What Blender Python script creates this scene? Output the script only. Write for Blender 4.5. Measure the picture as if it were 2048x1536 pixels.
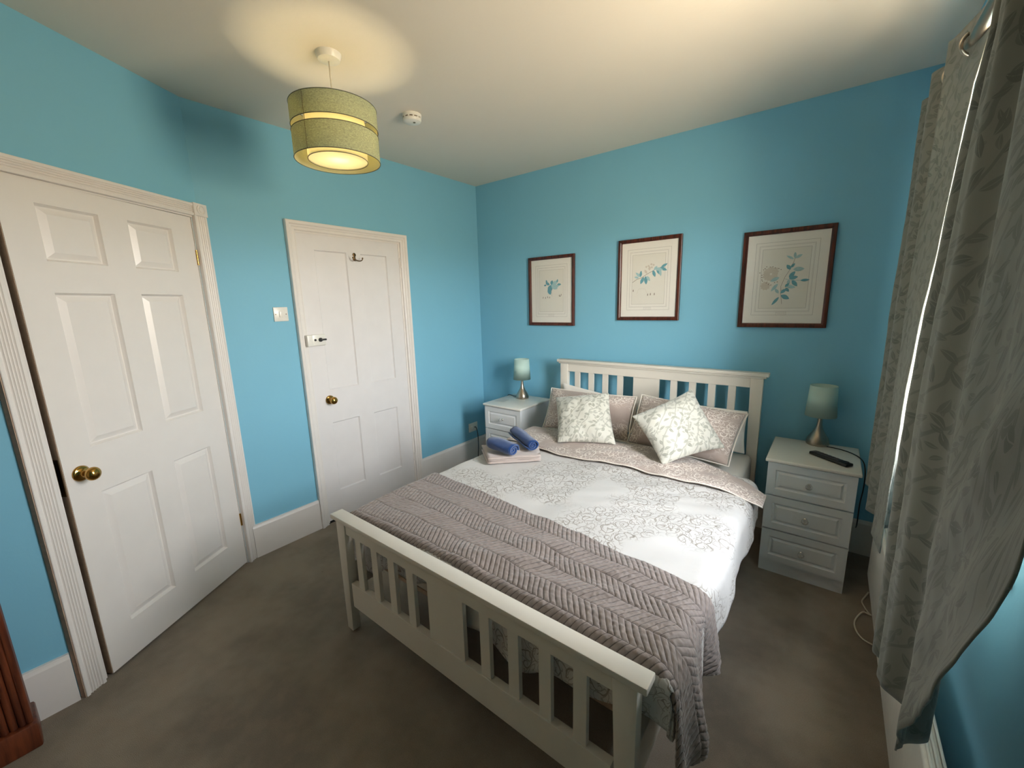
import bpy, bmesh, math, random
from math import pi, sin, cos, sqrt, atan2, hypot
from mathutils import Vector, Matrix, noise

for o in list(bpy.data.objects): bpy.data.objects.remove(o, do_unlink=True)
random.seed(7)
S = bpy.context.scene
C = S.collection
H = 2.5606            # ceiling height

# ------------------------------------------------------------------ camera
FPX = 818.18
YAW, PIT, ROL = -0.6635, 0.1932, -0.0256
CAM = Vector((2.6893, -2.9754, 1.5036))
cd = bpy.data.cameras.new('camera'); cam = bpy.data.objects.new('camera', cd); C.objects.link(cam)
cd.sensor_fit = 'HORIZONTAL'; cd.sensor_width = 36.0; cd.lens = FPX/2048*36.0; cd.clip_start = 0.01
_f = Vector((sin(YAW)*cos(PIT), cos(YAW)*cos(PIT), -sin(PIT)))
_r = Vector((cos(YAW), -sin(YAW), 0)); _u = _r.cross(_f)
_c, _s = cos(ROL), sin(ROL)
_r, _u = _r*_c+_u*_s, -_r*_s+_u*_c
cam.matrix_world = Matrix(((_r.x, _u.x, -_f.x, CAM.x), (_r.y, _u.y, -_f.y, CAM.y), (_r.z, _u.z, -_f.z, CAM.z), (0, 0, 0, 1)))
S.camera = cam

# ------------------------------------------------------------------ world, light, exposure
w = bpy.data.worlds.new('world'); S.world = w; w.use_nodes = True
bg = w.node_tree.nodes['Background']; bg.inputs[1].default_value = 70.0
_tc = w.node_tree.nodes.new('ShaderNodeTexCoord'); _sx = w.node_tree.nodes.new('ShaderNodeSeparateXYZ'); _rp = w.node_tree.nodes.new('ShaderNodeValToRGB')
w.node_tree.links.new(_tc.outputs['Generated'], _sx.inputs[0]); w.node_tree.links.new(_sx.outputs[2], _rp.inputs[0]); w.node_tree.links.new(_rp.outputs[0], bg.inputs[0])
_rp.color_ramp.elements[0].position = 0.0; _rp.color_ramp.elements[0].color = (.50, .41, .29, 1)      # sunlit ground below the horizon
_rp.color_ramp.elements[1].position = .10; _rp.color_ramp.elements[1].color = (1.12, 1.11, 1.08, 1)     # bright hazy horizon
_e = _rp.color_ramp.elements.new(.62); _e.color = (.52, .55, .60, 1)                                   # dimmer, bluer overhead
def portal(name, loc, rot, sx, sy):
    l = bpy.data.lights.new(name, 'AREA'); l.shape = 'RECTANGLE'; l.size = sx; l.size_y = sy; l.cycles.is_portal = True
    o = bpy.data.objects.new(name, l); C.objects.link(o); o.location = loc; o.rotation_euler = rot
portal('window_portal', (3.17, -1.26, 1.585), (0, math.radians(90), 0), 1.29, 1.10)
S.view_settings.view_transform = 'Standard'; S.view_settings.look = 'None'
S.view_settings.gamma = 1.0; S.view_settings.use_curve_mapping = False
S.view_settings.exposure = -0.15

# ------------------------------------------------------------------ helpers
def wloc(o):
    v = Vector((0, 0, 0))
    while o is not None: v += o.location; o = o.parent
    return v
def tag(o, label=None, cat=None, group=None, kind=None):
    if label: o['label'] = label
    if cat: o['category'] = cat
    if group: o['group'] = group
    if kind: o['kind'] = kind
    return o
def thing(name, label, cat, loc=(0, 0, 0), group=None):
    o = bpy.data.objects.new(name, None); C.objects.link(o); o.location = loc; o.empty_display_size = .05
    return tag(o, label, cat, group)
def mk(name, bm, mats, parent=None, smooth=False, merge=True, auto=None):
    if merge: bmesh.ops.remove_doubles(bm, verts=bm.verts, dist=1e-5)
    bmesh.ops.recalc_face_normals(bm, faces=bm.faces)
    if parent is not None: bmesh.ops.translate(bm, verts=bm.verts, vec=-wloc(parent))
    me = bpy.data.meshes.new(name); bm.to_mesh(me); bm.free()
    for m in (mats if isinstance(mats, (list, tuple)) else [mats]): me.materials.append(m)
    if smooth or auto is not None:
        for p in me.polygons: p.use_smooth = True
        if auto is not None: me.set_sharp_from_angle(angle=math.radians(auto))
    o = bpy.data.objects.new(name, me); C.objects.link(o)
    if parent is not None: o.parent = parent
    return o
def B(): return bmesh.new()
def box(bm, x0, x1, y0, y1, z0, z1, bev=0.0, seg=2, M=None):
    x0, x1 = min(x0, x1), max(x0, x1); y0, y1 = min(y0, y1), max(y0, y1); z0, z1 = min(z0, z1), max(z0, z1)
    vs = [bm.verts.new(p) for p in ((x0, y0, z0), (x1, y0, z0), (x1, y1, z0), (x0, y1, z0), (x0, y0, z1), (x1, y0, z1), (x1, y1, z1), (x0, y1, z1))]
    fs = [bm.faces.new([vs[i] for i in f]) for f in ((3, 2, 1, 0), (4, 5, 6, 7), (0, 1, 5, 4), (1, 2, 6, 5), (2, 3, 7, 6), (3, 0, 4, 7))]
    if M is not None: bmesh.ops.transform(bm, matrix=M, verts=vs)
    if bev > 0:
        es = list({e for f in fs for e in f.edges})
        bmesh.ops.bevel(bm, geom=es, offset=bev, segments=seg, profile=.5, affect='EDGES')
def xform(bm, M): bmesh.ops.transform(bm, matrix=M, verts=bm.verts)
def lathe(bm, prof, seg=32, M=None, cap=False):
    # prof: list of (r, z)
    rings = []
    for r, z in prof:
        if r < 1e-6: rings.append([bm.verts.new((0, 0, z))])
        else: rings.append([bm.verts.new((r*cos(2*pi*i/seg), r*sin(2*pi*i/seg), z)) for i in range(seg)])
    vs = [v for R in rings for v in R]
    for A, D in zip(rings, rings[1:]):
        for i in range(seg):
            j = (i+1) % seg
            q = [A[i % len(A)], A[j % len(A)], D[j % len(D)], D[i % len(D)]]
            u = []
            for v in q:
                if v not in u: u.append(v)
            if len(u) > 2:
                try: bm.faces.new(u)
                except ValueError: pass
    if cap:
        for R in (rings[0], rings[-1]):
            if len(R) > 2: bm.faces.new(R)
    if M is not None: bmesh.ops.transform(bm, matrix=M, verts=vs)
def catmull(pts, n=8):
    P = [Vector(p) for p in pts]; out = []
    for i in range(len(P)-1):
        p0 = P[max(i-1, 0)]; p1 = P[i]; p2 = P[i+1]; p3 = P[min(i+2, len(P)-1)]
        for k in range(n):
            t = k/n
            out.append(.5*((2*p1)+(p2-p0)*t+(2*p0-5*p1+4*p2-p3)*t*t+(3*p1-p0-3*p2+p3)*t**3))
    out.append(P[-1]); return out
def tube(bm, pts, r, seg=8, close=False):
    P = [Vector(p) for p in pts]; n = len(P); rings = []
    up = Vector((0, 0, 1)); prev = None
    for i, p in enumerate(P):
        if close: t = (P[(i+1) % n]-P[i-1]).normalized()
        else: t = (P[min(i+1, n-1)]-P[max(i-1, 0)]).normalized()
        if prev is None:
            a = t.cross(up); 
            if a.length < .1: a = t.cross(Vector((1, 0, 0)))
            a.normalize()
        else:
            a = prev-t*prev.dot(t); a.normalize()
        prev = a; b = t.cross(a)
        rr = r(i/(n-1)) if callable(r) else r
        rings.append([bm.verts.new(p+(a*cos(2*pi*k/seg)+b*sin(2*pi*k/seg))*rr) for k in range(seg)])
    m = n if close else n-1
    for i in range(m):
        A, D = rings[i], rings[(i+1) % n]
        for k in range(seg):
            bm.faces.new((A[k], A[(k+1) % seg], D[(k+1) % seg], D[k]))
    if not close:
        bm.faces.new(rings[0]); bm.faces.new(rings[-1][::-1])
def grid(bm, nu, nv, fn, uvfn=None, flip=False):
    V = [[bm.verts.new(fn(i/nu, j/nv)) for j in range(nv+1)] for i in range(nu+1)]
    L = bm.loops.layers.uv.verify() if uvfn else None
    for i in range(nu):
        for j in range(nv):
            idx = ((i, j), (i+1, j), (i+1, j+1), (i, j+1))
            if flip: idx = idx[::-1]
            f = bm.faces.new([V[a][b] for a, b in idx])
            if L:
                for l, (a, b) in zip(f.loops, idx): l[L].uv = uvfn(a/nu, b/nv)
    return V
def frame_mat(P0, d, n):
    d = Vector(d); n = Vector(n); z = Vector((0, 0, 1)); P0 = Vector(P0)
    return Matrix(((d.x, n.x, z.x, P0.x), (d.y, n.y, z.y, P0.y), (d.z, n.z, z.z, P0.z), (0, 0, 0, 1)))

# ------------------------------------------------------------------ materials
def srgb(r, g, b):
    f = lambda c: (c/255/12.92) if c/255 <= .04045 else ((c/255+.055)/1.055)**2.4
    return (f(r), f(g), f(b), 1)
class NT:
    def __init__(s, name):
        s.m = bpy.data.materials.new(name); s.m.use_nodes = True; s.t = s.m.node_tree; s.n = s.t.nodes; s.l = s.t.links
        s.b = s.n['Principled BSDF']; s.out = s.n['Material Output']
    def new(s, t, **k):
        q = s.n.new(t)
        for a, v in k.items(): setattr(q, a, v)
        return q
    def put(s, sock, v):
        if isinstance(v, bpy.types.NodeSocket): s.l.new(v, sock)
        elif v is not None: sock.default_value = v
    def math(s, op, a, b=None, c=None):
        q = s.new('ShaderNodeMath', operation=op); s.put(q.inputs[0], a)
        if b is not None: s.put(q.inputs[1], b)
        if c is not None: s.put(q.inputs[2], c)
        return q.outputs[0]
    def vmath(s, op, a, b=None, scale=None):
        q = s.new('ShaderNodeVectorMath', operation=op); s.put(q.inputs[0], a)
        if b is not None: s.put(q.inputs[1], b)
        if scale is not None: s.put(q.inputs[3], scale)
        return q.outputs[0]
    def mix(s, f, a, b):
        q = s.new('ShaderNodeMix', data_type='RGBA'); s.put(q.inputs[0], f); s.put(q.inputs[6], a); s.put(q.inputs[7], b); return q.outputs[2]
    def noise(s, vec, scale, detail=2.0, rough=.5, color=False):
        q = s.new('ShaderNodeTexNoise'); s.put(q.inputs['Vector'], vec); q.inputs['Scale'].default_value = scale
        q.inputs['Detail'].default_value = detail; q.inputs['Roughness'].default_value = rough
        return q.outputs[1 if color else 0]
    def coord(s, which='Object'): return s.new('ShaderNodeTexCoord').outputs[which]
    def map(s, vec, sc=(1, 1, 1), loc=(0, 0, 0), rot=(0, 0, 0)):
        q = s.new('ShaderNodeMapping'); s.put(q.inputs[0], vec); q.inputs[1].default_value = loc; q.inputs[2].default_value = rot; q.inputs[3].default_value = sc; return q.outputs[0]
    def bump(s, h, strength=.3, dist=.002, nrm=None):
        q = s.new('ShaderNodeBump'); q.inputs['Strength'].default_value = strength; q.inputs['Distance'].default_value = dist
        s.put(q.inputs['Height'], h)
        if nrm is not None: s.put(q.inputs['Normal'], nrm)
        s.l.new(q.outputs[0], s.b.inputs['Normal']); return q.outputs[0]
    def base(s, col, rough=.5, metal=0.0, spec=None):
        s.put(s.b.inputs['Base Color'], col); s.b.inputs['Roughness'].default_value = rough; s.b.inputs['Metallic'].default_value = metal
        if spec is not None: s.b.inputs['Specular IOR Level'].default_value = spec
        return s
    def smooth(s, x, lo, hi):
        q = s.new('ShaderNodeMapRange', interpolation_type='SMOOTHSTEP'); s.put(q.inputs[0], x); q.inputs[1].default_value = lo; q.inputs[2].default_value = hi
        return q.outputs[0]

def m_simple(name, col, rough=.5, metal=0., nscale=40, namp=.05, bump=.1, bscale=200, bdist=.0008, spec=None):
    t = NT(name); co = t.coord()
    n = t.noise(co, nscale, 3)
    dark = tuple(c*(1-namp*2) for c in col[:3])+(1,); lite = tuple(min(1, c*(1+namp)) for c in col[:3])+(1,)
    t.base(t.mix(n, dark, lite), rough, metal, spec)
    if bump: t.bump(t.noise(co, bscale, 2), bump, bdist)
    return t.m

def wall_paint(name, col):
    t = NT(name); co = t.coord()
    n1 = t.noise(co, 1.6, 3); n2 = t.noise(co, 60, 3, .6); n3 = t.noise(co, 7, 4, .6)
    c2 = tuple(c*.93 for c in col[:3])+(1,)
    cc = t.mix(n1, c2, col); t.base(t.mix(t.math('MULTIPLY', n3, .10), cc, tuple(c*1.12 for c in col[:3])+(1,)), .62, 0, .35)
    nn = t.math('ADD', t.math('MULTIPLY', n2, .25), t.noise(co, 3.2, 2))
    t.bump(nn, .35, .004); return t.m
M_WALL = wall_paint('blue_wall_paint', srgb(128, 190, 215))
M_CEIL = wall_paint('ceiling_paint', srgb(226, 219, 206))
M_GLOSS = m_simple('white_gloss_paint', srgb(229, 224, 219), .32, nscale=12, namp=.02, bump=.06, bscale=30, bdist=.0015)
M_DOORA = m_simple('old_door_paint', srgb(226, 223, 222), .38, nscale=9, namp=.03, bump=.15, bscale=26, bdist=.002)
M_EDGE = m_simple('bare_wood_and_shade', srgb(186, 160, 138), .7, nscale=60, namp=.15)
M_DARKGAP = m_simple('dark_gap', srgb(30, 26, 24), .9)
M_PLASTIC = m_simple('white_plastic', srgb(232, 230, 222), .3, bump=0)
M_BEDW = m_simple('bed_white_paint', srgb(220, 214, 202), .42, nscale=14, namp=.02, bump=.05, bscale=60)
M_CAB = m_simple('nightstand_white', srgb(222, 226, 228), .35, nscale=10, namp=.015, bump=.02)
M_CABTOP = m_simple('nightstand_top_white', srgb(232, 230, 222), .22, nscale=10, namp=.015, bump=.02)
M_BRASS = m_simple('polished_brass', srgb(190, 148, 80), .16, 1.0, bump=0)
M_STEEL = m_simple('brushed_steel', srgb(176, 166, 152), .3, 1.0, nscale=30, bump=.15, bscale=300, bdist=.0003)
M_CHROME = m_simple('chrome', srgb(215, 212, 205), .12, 1.0, bump=0)
M_BLACK = m_simple('black_plastic', srgb(22, 22, 24), .45, bump=0)
M_DARKM = m_simple('antique_metal', srgb(112, 88, 60), .35, 1.0, bump=0)
M_CORD = m_simple('black_cord', srgb(20, 26, 30), .5, bump=0)
M_WCORD = m_simple('white_cord', srgb(215, 208, 190), .5, bump=0)
M_SHEET = m_simple('white_sheet', srgb(226, 222, 214), .85, nscale=6, namp=.02, bump=.3, bscale=9, bdist=.01)
M_PIPING = m_simple('cream_piping', srgb(236, 228, 216), .8, bump=0)
M_HEATER = m_simple('heater_enamel', srgb(222, 218, 208), .35, bump=0)

def m_carpet():
    t = NT('brown_carpet'); co = t.coord()
    big = t.noise(co, 1.8, 4, .65); mid = t.noise(co, 14, 3, .6); fine = t.noise(co, 420, 2, .7); spk = t.noise(co, 30, 2, .5)
    c = t.mix(t.smooth(big, .35, .65), srgb(134, 123, 108), srgb(168, 155, 137))
    c = t.mix(t.math('MULTIPLY', t.smooth(mid, .4, .7), .35), c, srgb(168, 149, 130))
    c = t.mix(t.smooth(fine, .3, .7), t.mix(.35, c, srgb(84, 74, 64)), c)
    c = t.mix(t.smooth(spk, .76, .80), c, srgb(66, 46, 38))
    t.base(c, .95, 0, .1); h = t.math('ADD', fine, t.math('MULTIPLY', mid, .6)); t.bump(h, .8, .006)
    t.b.inputs['Sheen Weight'].default_value = .15
    return t.m
M_CARPET = m_carpet()

def leaf_mask(t, vec, cell, L=.46, W=.17, seed=0.0, vein=.018):
    v = t.map(vec, (1/cell, 1/cell, 1), (seed, seed*1.7, 0))
    vo = t.new('ShaderNodeTexVoronoi', voronoi_dimensions='2D'); t.put(vo.inputs['Vector'], v); vo.inputs['Scale'].default_value = 1; vo.inputs['Randomness'].default_value = .75
    loc = t.vmath('SUBTRACT', v, vo.outputs['Position'])
    sep = t.new('ShaderNodeSeparateColor'); t.l.new(vo.outputs['Color'], sep.inputs[0])
    rot = t.new('ShaderNodeVectorRotate', rotation_type='Z_AXIS'); t.put(rot.inputs['Vector'], loc); t.put(rot.inputs['Angle'], t.math('MULTIPLY', sep.outputs[0], 6.283))
    s = t.new('ShaderNodeSeparateXYZ'); t.l.new(rot.outputs[0], s.inputs[0])
    x, y = s.outputs[0], s.outputs[1]
    y = t.math('ADD', y, t.math('MULTIPLY', t.math('MULTIPLY', x, x), .35))
    env = t.math('MULTIPLY', t.math('SUBTRACT', 1.0, t.math('POWER', t.math('DIVIDE', t.math('ABSOLUTE', x), L), 1.7)), W)
    d = t.math('SUBTRACT', env, t.math('ABSOLUTE', y))
    m = t.smooth(d, 0.0, .02)
    ve = t.smooth(t.math('ABSOLUTE', y), vein*.4, vein)
    return t.math('MULTIPLY', m, ve), sep.outputs[1], x, y
def m_leaf(name, basec, leafc, cell=.05, sheen=.3, rough=.8, alt=None, coordname='UV', translucent=0., bumps=True):
    t = NT(name); uv = t.coord(coordname)
    dn = t.noise(uv, 9, 2, .5, True); wv = t.vmath('ADD', uv, t.vmath('SCALE', t.vmath('SUBTRACT', dn, (.5, .5, .5)), scale=.025))
    a, r1, _, _ = leaf_mask(t, wv, cell, .50, .19, 0.0)
    b, r2, _, _ = leaf_mask(t, wv, cell*.72, .46, .17, 3.37)
    w1 = t.new('ShaderNodeTexWave', wave_type='BANDS'); t.put(w1.inputs['Vector'], t.map(wv, (1, 1, 1), rot=(0, 0, .7))); w1.inputs['Scale'].default_value = .22/cell; w1.inputs['Distortion'].default_value = 6
    stem = t.math('MULTIPLY', t.smooth(w1.outputs[1], .955, .985), .6)
    blob = t.smooth(t.noise(uv, .16/cell, 2), .40, .52)
    lm = t.math('MAXIMUM', t.math('MULTIPLY', a, t.math('ADD', .55, t.math('MULTIPLY', r1, .45))), t.math('MULTIPLY', t.math('MULTIPLY', b, blob), .8))
    lm = t.math('MAXIMUM', lm, stem)
    weave = t.noise(uv, 900, 1)
    col = t.mix(lm, basec, leafc); col = t.mix(t.math('MULTIPLY', weave, .12), col, tuple(c*.7 for c in leafc[:3])+(1,))
    t.base(col, rough, 0, .25); t.b.inputs['Sheen Weight'].default_value = sheen
    if bumps: t.bump(t.math('ADD', t.math('MULTIPLY', lm, .5), t.math('MULTIPLY', weave, .5)), .25, .0015)
    if translucent:
        tr = t.new('ShaderNodeBsdfTranslucent'); t.l.new(col, tr.inputs[0]); mx = t.new('ShaderNodeMixShader'); mx.inputs[0].default_value = translucent
        t.l.new(t.b.outputs[0], mx.inputs[1]); t.l.new(tr.outputs[0], mx.inputs[2]); t.l.new(mx.outputs[0], t.out.inputs[0])
    return t.m
def scroll_mask(t, vec, cell, turns=2.2, width=.10, seed=0.0, R=.62):
    v = t.map(vec, (1/cell, 1/cell, 1), (seed, seed*.7, 0))
    vo = t.new('ShaderNodeTexVoronoi', voronoi_dimensions='2D'); t.put(vo.inputs['Vector'], v); vo.inputs['Scale'].default_value = 1; vo.inputs['Randomness'].default_value = .9
    loc = t.vmath('SUBTRACT', v, vo.outputs['Position'])
    s = t.new('ShaderNodeSeparateXYZ'); t.l.new(loc, s.inputs[0]); sep = t.new('ShaderNodeSeparateColor'); t.l.new(vo.outputs['Color'], sep.inputs[0])
    th = t.math('DIVIDE', t.math('ARCTAN2', s.outputs[1], s.outputs[0]), 6.2832)
    sg = t.math('SUBTRACT', t.math('MULTIPLY', t.math('GREATER_THAN', sep.outputs[0], .5), 2), 1)
    ph = t.math('ADD', t.math('ADD', t.math('MULTIPLY', th, sg), t.math('MULTIPLY', vo.outputs['Distance'], turns)), sep.outputs[1])
    fr = t.math('FRACT', t.math('ADD', ph, 10))
    d = t.math('ABSOLUTE', t.math('SUBTRACT', fr, .5))
    ln = t.math('SUBTRACT', 1.0, t.smooth(d, width*.5, width))
    return t.math('MULTIPLY', ln, t.math('SUBTRACT', 1.0, t.smooth(vo.outputs['Distance'], R-.08, R)))
def m_scroll(name, basec, linec, cell=.07, blobscale=3.0, lo=.44, hi=.56, dens=1.0, rough=.75, width=.10, warp=.05, coordname='UV', wr=0.25):
    t = NT(name); uv = t.coord(coordname)
    dn = t.noise(uv, 14, 2, .5, True); wv = t.vmath('ADD', uv, t.vmath('SCALE', t.vmath('SUBTRACT', dn, (.5, .5, .5)), scale=warp))
    a = scroll_mask(t, wv, cell, 2.4, width, 0.0); b = scroll_mask(t, wv, cell*.6, 2.0, width, 4.2)
    c = scroll_mask(t, wv, cell*1.5, 3.4, width*.6, 7.9, .9)
    m = t.math('MAXIMUM', t.math('MAXIMUM', a, t.math('MULTIPLY', b, .8)), t.math('MULTIPLY', c, .7))
    blob = t.smooth(t.noise(uv, blobscale, 2, .5), lo, hi)
    m = t.math('MULTIPLY', t.math('MULTIPLY', m, blob), dens)
    col = t.mix(m, basec, linec); t.base(col, rough, 0, .3); t.b.inputs['Sheen Weight'].default_value = .2
    h = t.math('ADD', t.noise(uv, 7, 3, .55), t.math('MULTIPLY', t.noise(uv, 700, 1), .03))
    t.bump(h, wr, .02); return t.m
M_DUVET = m_scroll('duvet_white_damask', srgb(206, 203, 199), srgb(138, 129, 118), .070, 2.6, .42, .51, .9, warp=.06, width=.10)
M_TAUPE = m_scroll('taupe_scroll_cotton', srgb(176, 160, 150), srgb(234, 224, 214), .062, 4.0, .38, .52, .9, warp=.05, width=.14)
M_CUSH = m_leaf('grey_leaf_cushion', srgb(210, 208, 196), srgb(154, 154, 141), .044)
M_CURTAIN = m_leaf('grey_leaf_curtain', srgb(128, 129, 119), srgb(98, 101, 92), .046, sheen=.3, rough=.55, translucent=.12)

def m_throw():
    t = NT('taupe_quilted_velvet'); uv = t.coord('UV')
    n = t.noise(uv, 24, 3, .6); c = t.mix(n, srgb(130, 118, 113), srgb(160, 148, 142))
    # quilting lines darkened in colour, painting the shade inside the grooves
    sx = t.new('ShaderNodeSeparateXYZ'); t.put(sx.inputs[0], uv); row = t.math('DIVIDE', sx.outputs[1], .092); k = t.math('FLOOR', row); f = t.math('SUBTRACT', row, k)
    odd = t.math('MODULO', k, 2); ff = t.math('ADD', t.math('MULTIPLY', odd, f), t.math('MULTIPLY', t.math('SUBTRACT', 1, odd), t.math('SUBTRACT', 1, f)))
    q = t.math('FRACT', t.math('DIVIDE', t.math('ADD', sx.outputs[0], t.math('MULTIPLY', ff, .050)), .0215))
    dd = t.math('MULTIPLY', t.math('MINIMUM', q, t.math('SUBTRACT', 1, q)), .0215)
    de = t.math('MULTIPLY', t.math('MINIMUM', f, t.math('SUBTRACT', 1, f)), .092)
    st = t.math('SUBTRACT', 1, t.smooth(t.math('MINIMUM', dd, de), .0006, .0022))
    c = t.mix(t.math('MULTIPLY', st, .75), c, srgb(70, 60, 57))
    t.base(c, .6, 0, .3); t.b.inputs['Sheen Weight'].default_value = .5; t.b.inputs['Sheen Roughness'].default_value = .4
    t.bump(t.math('ADD', t.noise(uv, 60, 3, .6), t.math('MULTIPLY', t.noise(uv, 800, 1), .2)), .35, .004); return t.m
M_THROW = m_throw()
def m_terry(name, a, b):
    t = NT(name); co = t.coord(); n = t.noise(co, 380, 2, .7); m = t.noise(co, 18, 3)
    t.base(t.mix(t.math('MULTIPLY', t.math('ADD', n, m), .5), a, b), .95, 0, .1); t.b.inputs['Sheen Weight'].default_value = .5
    t.bump(t.math('ADD', n, m), .7, .004); return t.m
M_TBLUE = m_terry('blue_terry', srgb(10, 42, 92), srgb(30, 78, 142))
M_TGREY = m_terry('taupe_terry', srgb(178, 162, 154), srgb(214, 200, 192))
def m_wood(name, a, b, scale=3.0, along='Z', rough=.35):
    t = NT(name); co = t.coord(); sc = {'Z': (14, 14, 1.2), 'X': (1.2, 14, 14)}[along]
    n = t.noise(t.map(co, sc), scale, 4, .6); t.base(t.mix(t.smooth(n, .3, .7), a, b), rough); t.bump(n, .12, .001); return t.m
M_MAHOG = m_wood('dark_red_wood', srgb(44, 18, 12), srgb(96, 42, 26), 5)
M_PINE = m_wood('red_brown_pine', srgb(62, 26, 14), srgb(118, 60, 34), 3)
M_PAPER = m_simple('print_paper', srgb(232, 230, 222), .8, bump=0, namp=.01)
M_PAPER2 = m_simple('print_inner_paper', srgb(225, 223, 213), .8, bump=0, namp=.01)
M_INK = m_simple('print_grey_line', srgb(168, 164, 158), .8, bump=0)
M_LEAFT = m_simple('print_teal_leaf', srgb(110, 168, 182), .8, bump=0, nscale=120, namp=.15)
M_LEAFL = m_simple('print_pale_leaf', srgb(168, 202, 204), .8, bump=0, nscale=120, namp=.1)
M_STEM = m_simple('print_brown_stem', srgb(140, 128, 116), .8, bump=0)
M_FLOW = m_simple('print_pale_flower', srgb(208, 200, 186), .8, bump=0)
def m_glass(name, gl=.06, tint=(1, 1, 1, 1)):
    t = NT(name); tr = t.new('ShaderNodeBsdfTransparent'); tr.inputs[0].default_value = tint; g = t.new('ShaderNodeBsdfGlossy'); g.inputs['Roughness'].default_value = .03
    fr = t.new('ShaderNodeLayerWeight'); fr.inputs[0].default_value = .12; mx = t.new('ShaderNodeMixShader'); t.l.new(t.math('MULTIPLY', fr.outputs[0], .5), mx.inputs[0]); t.l.new(tr.outputs[0], mx.inputs[1]); t.l.new(g.outputs[0], mx.inputs[2])
    t.l.new(mx.outputs[0], t.out.inputs[0]); return t.m
M_GLASS = m_glass('window_glass')
def m_crystal():
    t = NT('clear_crystal'); t.base((.95, .96, .97, 1), .03); t.b.inputs['Transmission Weight'].default_value = .75; t.b.inputs['IOR'].default_value = 1.5; t.b.inputs['Metallic'].default_value = .15; return t.m
M_CRYSTAL = m_crystal()
def m_shade_fabric(name, col, trans=.35, weave=True, rough=.8):
    t = NT(name); co = t.coord(); n = t.noise(t.map(co, (1, 1, 3.5)), 130, 3, .7)
    c = t.mix(t.smooth(n, .35, .65), tuple(v*.78 for v in col[:3])+(1,), tuple(min(1, v*1.15) for v in col[:3])+(1,)) if weave else col
    t.base(c, rough, 0, .2)
    tr = t.new('ShaderNodeBsdfTranslucent'); t.put(tr.inputs[0], c); mx = t.new('ShaderNodeMixShader'); mx.inputs[0].default_value = trans
    t.l.new(t.b.outputs[0], mx.inputs[1]); t.l.new(tr.outputs[0], mx.inputs[2]); t.l.new(mx.outputs[0], t.out.inputs[0])
    if weave: t.bump(n, .3, .002)
    return t.m
M_PSHADE = m_shade_fabric('sage_linen_shade', srgb(226, 232, 214), .72)
M_PIN = m_shade_fabric('cream_shade_lining', srgb(248, 244, 220), .65, weave=False)
M_TSHADE = m_shade_fabric('pale_aqua_satin', srgb(214, 238, 230), .32, weave=False, rough=.35)
M_TRIMDK = m_simple('shade_rim_grey', srgb(96, 98, 84), .7, bump=0)

# ------------------------------------------------------------------ room shell
DC = Vector((.5, -.8660254, 0)); NC = Vector((.8660254, .5, 0)); PC = Vector((0, -2.175, 0))   # diagonal corner wall
MC = frame_mat(PC, DC, NC)
MA = frame_mat((0, 0, 0), (0, -1, 0), (1, 0, 0))          # left wall: s = -y
MD = frame_mat((3.02, 0, 0), (0, 1, 0), (-1, 0, 0))        # window wall: s = y
def wallseg(name, M, s0, s1, holes=(), z1=H+.05, th=.12, back=None, mat=M_WALL):
    bm = B(); ss = sorted({s0, s1, *[v for h in holes for v in h[:2]]}); zs = sorted({-.05, z1, *[v for h in holes for v in h[2:]]})
    for a, b in zip(ss, ss[1:]):
        for c, d in zip(zs, zs[1:]):
            if any(h[0] <= (a+b)/2 <= h[1] and h[2] <= (c+d)/2 <= h[3] for h in holes): continue
            box(bm, a, b, -th, 0, c, d)
    if back: box(bm, back[0], back[1], -th-.06, -th, -.05, z1)
    xform(bm, M); return tag(mk(name, bm, mat), kind='structure')
LY0, LY1, LZ = -1.690, -.898, 1.987
wallseg('wall_left', MA, -.05, 2.175+.0, [(-LY1, -LY0, -.05, LZ)], back=(.6, 2.0))
wallseg('wall_diagonal', MC, 0, .905, [(.045, .832, -.05, 1.99)], th=.10, back=(-.05, 1.0))
def struct(name, bm, mat, **k): return tag(mk(name, bm, mat, **k), kind='structure')
bm = B(); box(bm, -.2, 3.3, 0, .12, -.05, H+.05); struct('wall_back', bm, M_WALL)
WY0, WY1, WZ0, WZ1 = -1.80, -.72, .95, 2.22
wallseg('wall_right', MD, -3.6, .1, [(WY0, WY1, WZ0, WZ1)], th=.20)
bm = B(); box(bm, -.1, 3.2, -3.72, -3.6, -.05, H+.05); struct('wall_front', bm, wall_paint('cream_wall_paint', srgb(214, 200, 176)))  # unseen wall, cream chosen for a warmer bounce onto the footboard
bm = B(); box(bm, .33, .4525, -3.6, -2.957, -.05, H+.05); struct('wall_side', bm, M_WALL)
bm = B(); box(bm, -.4, 3.3, -3.75, .15, -.06, 0); struct('floor', bm, M_CARPET)
bm = B(); box(bm, -.4, 3.3, -3.75, .15, H, H+.08)
struct('ceiling', bm, M_CEIL)
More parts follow.
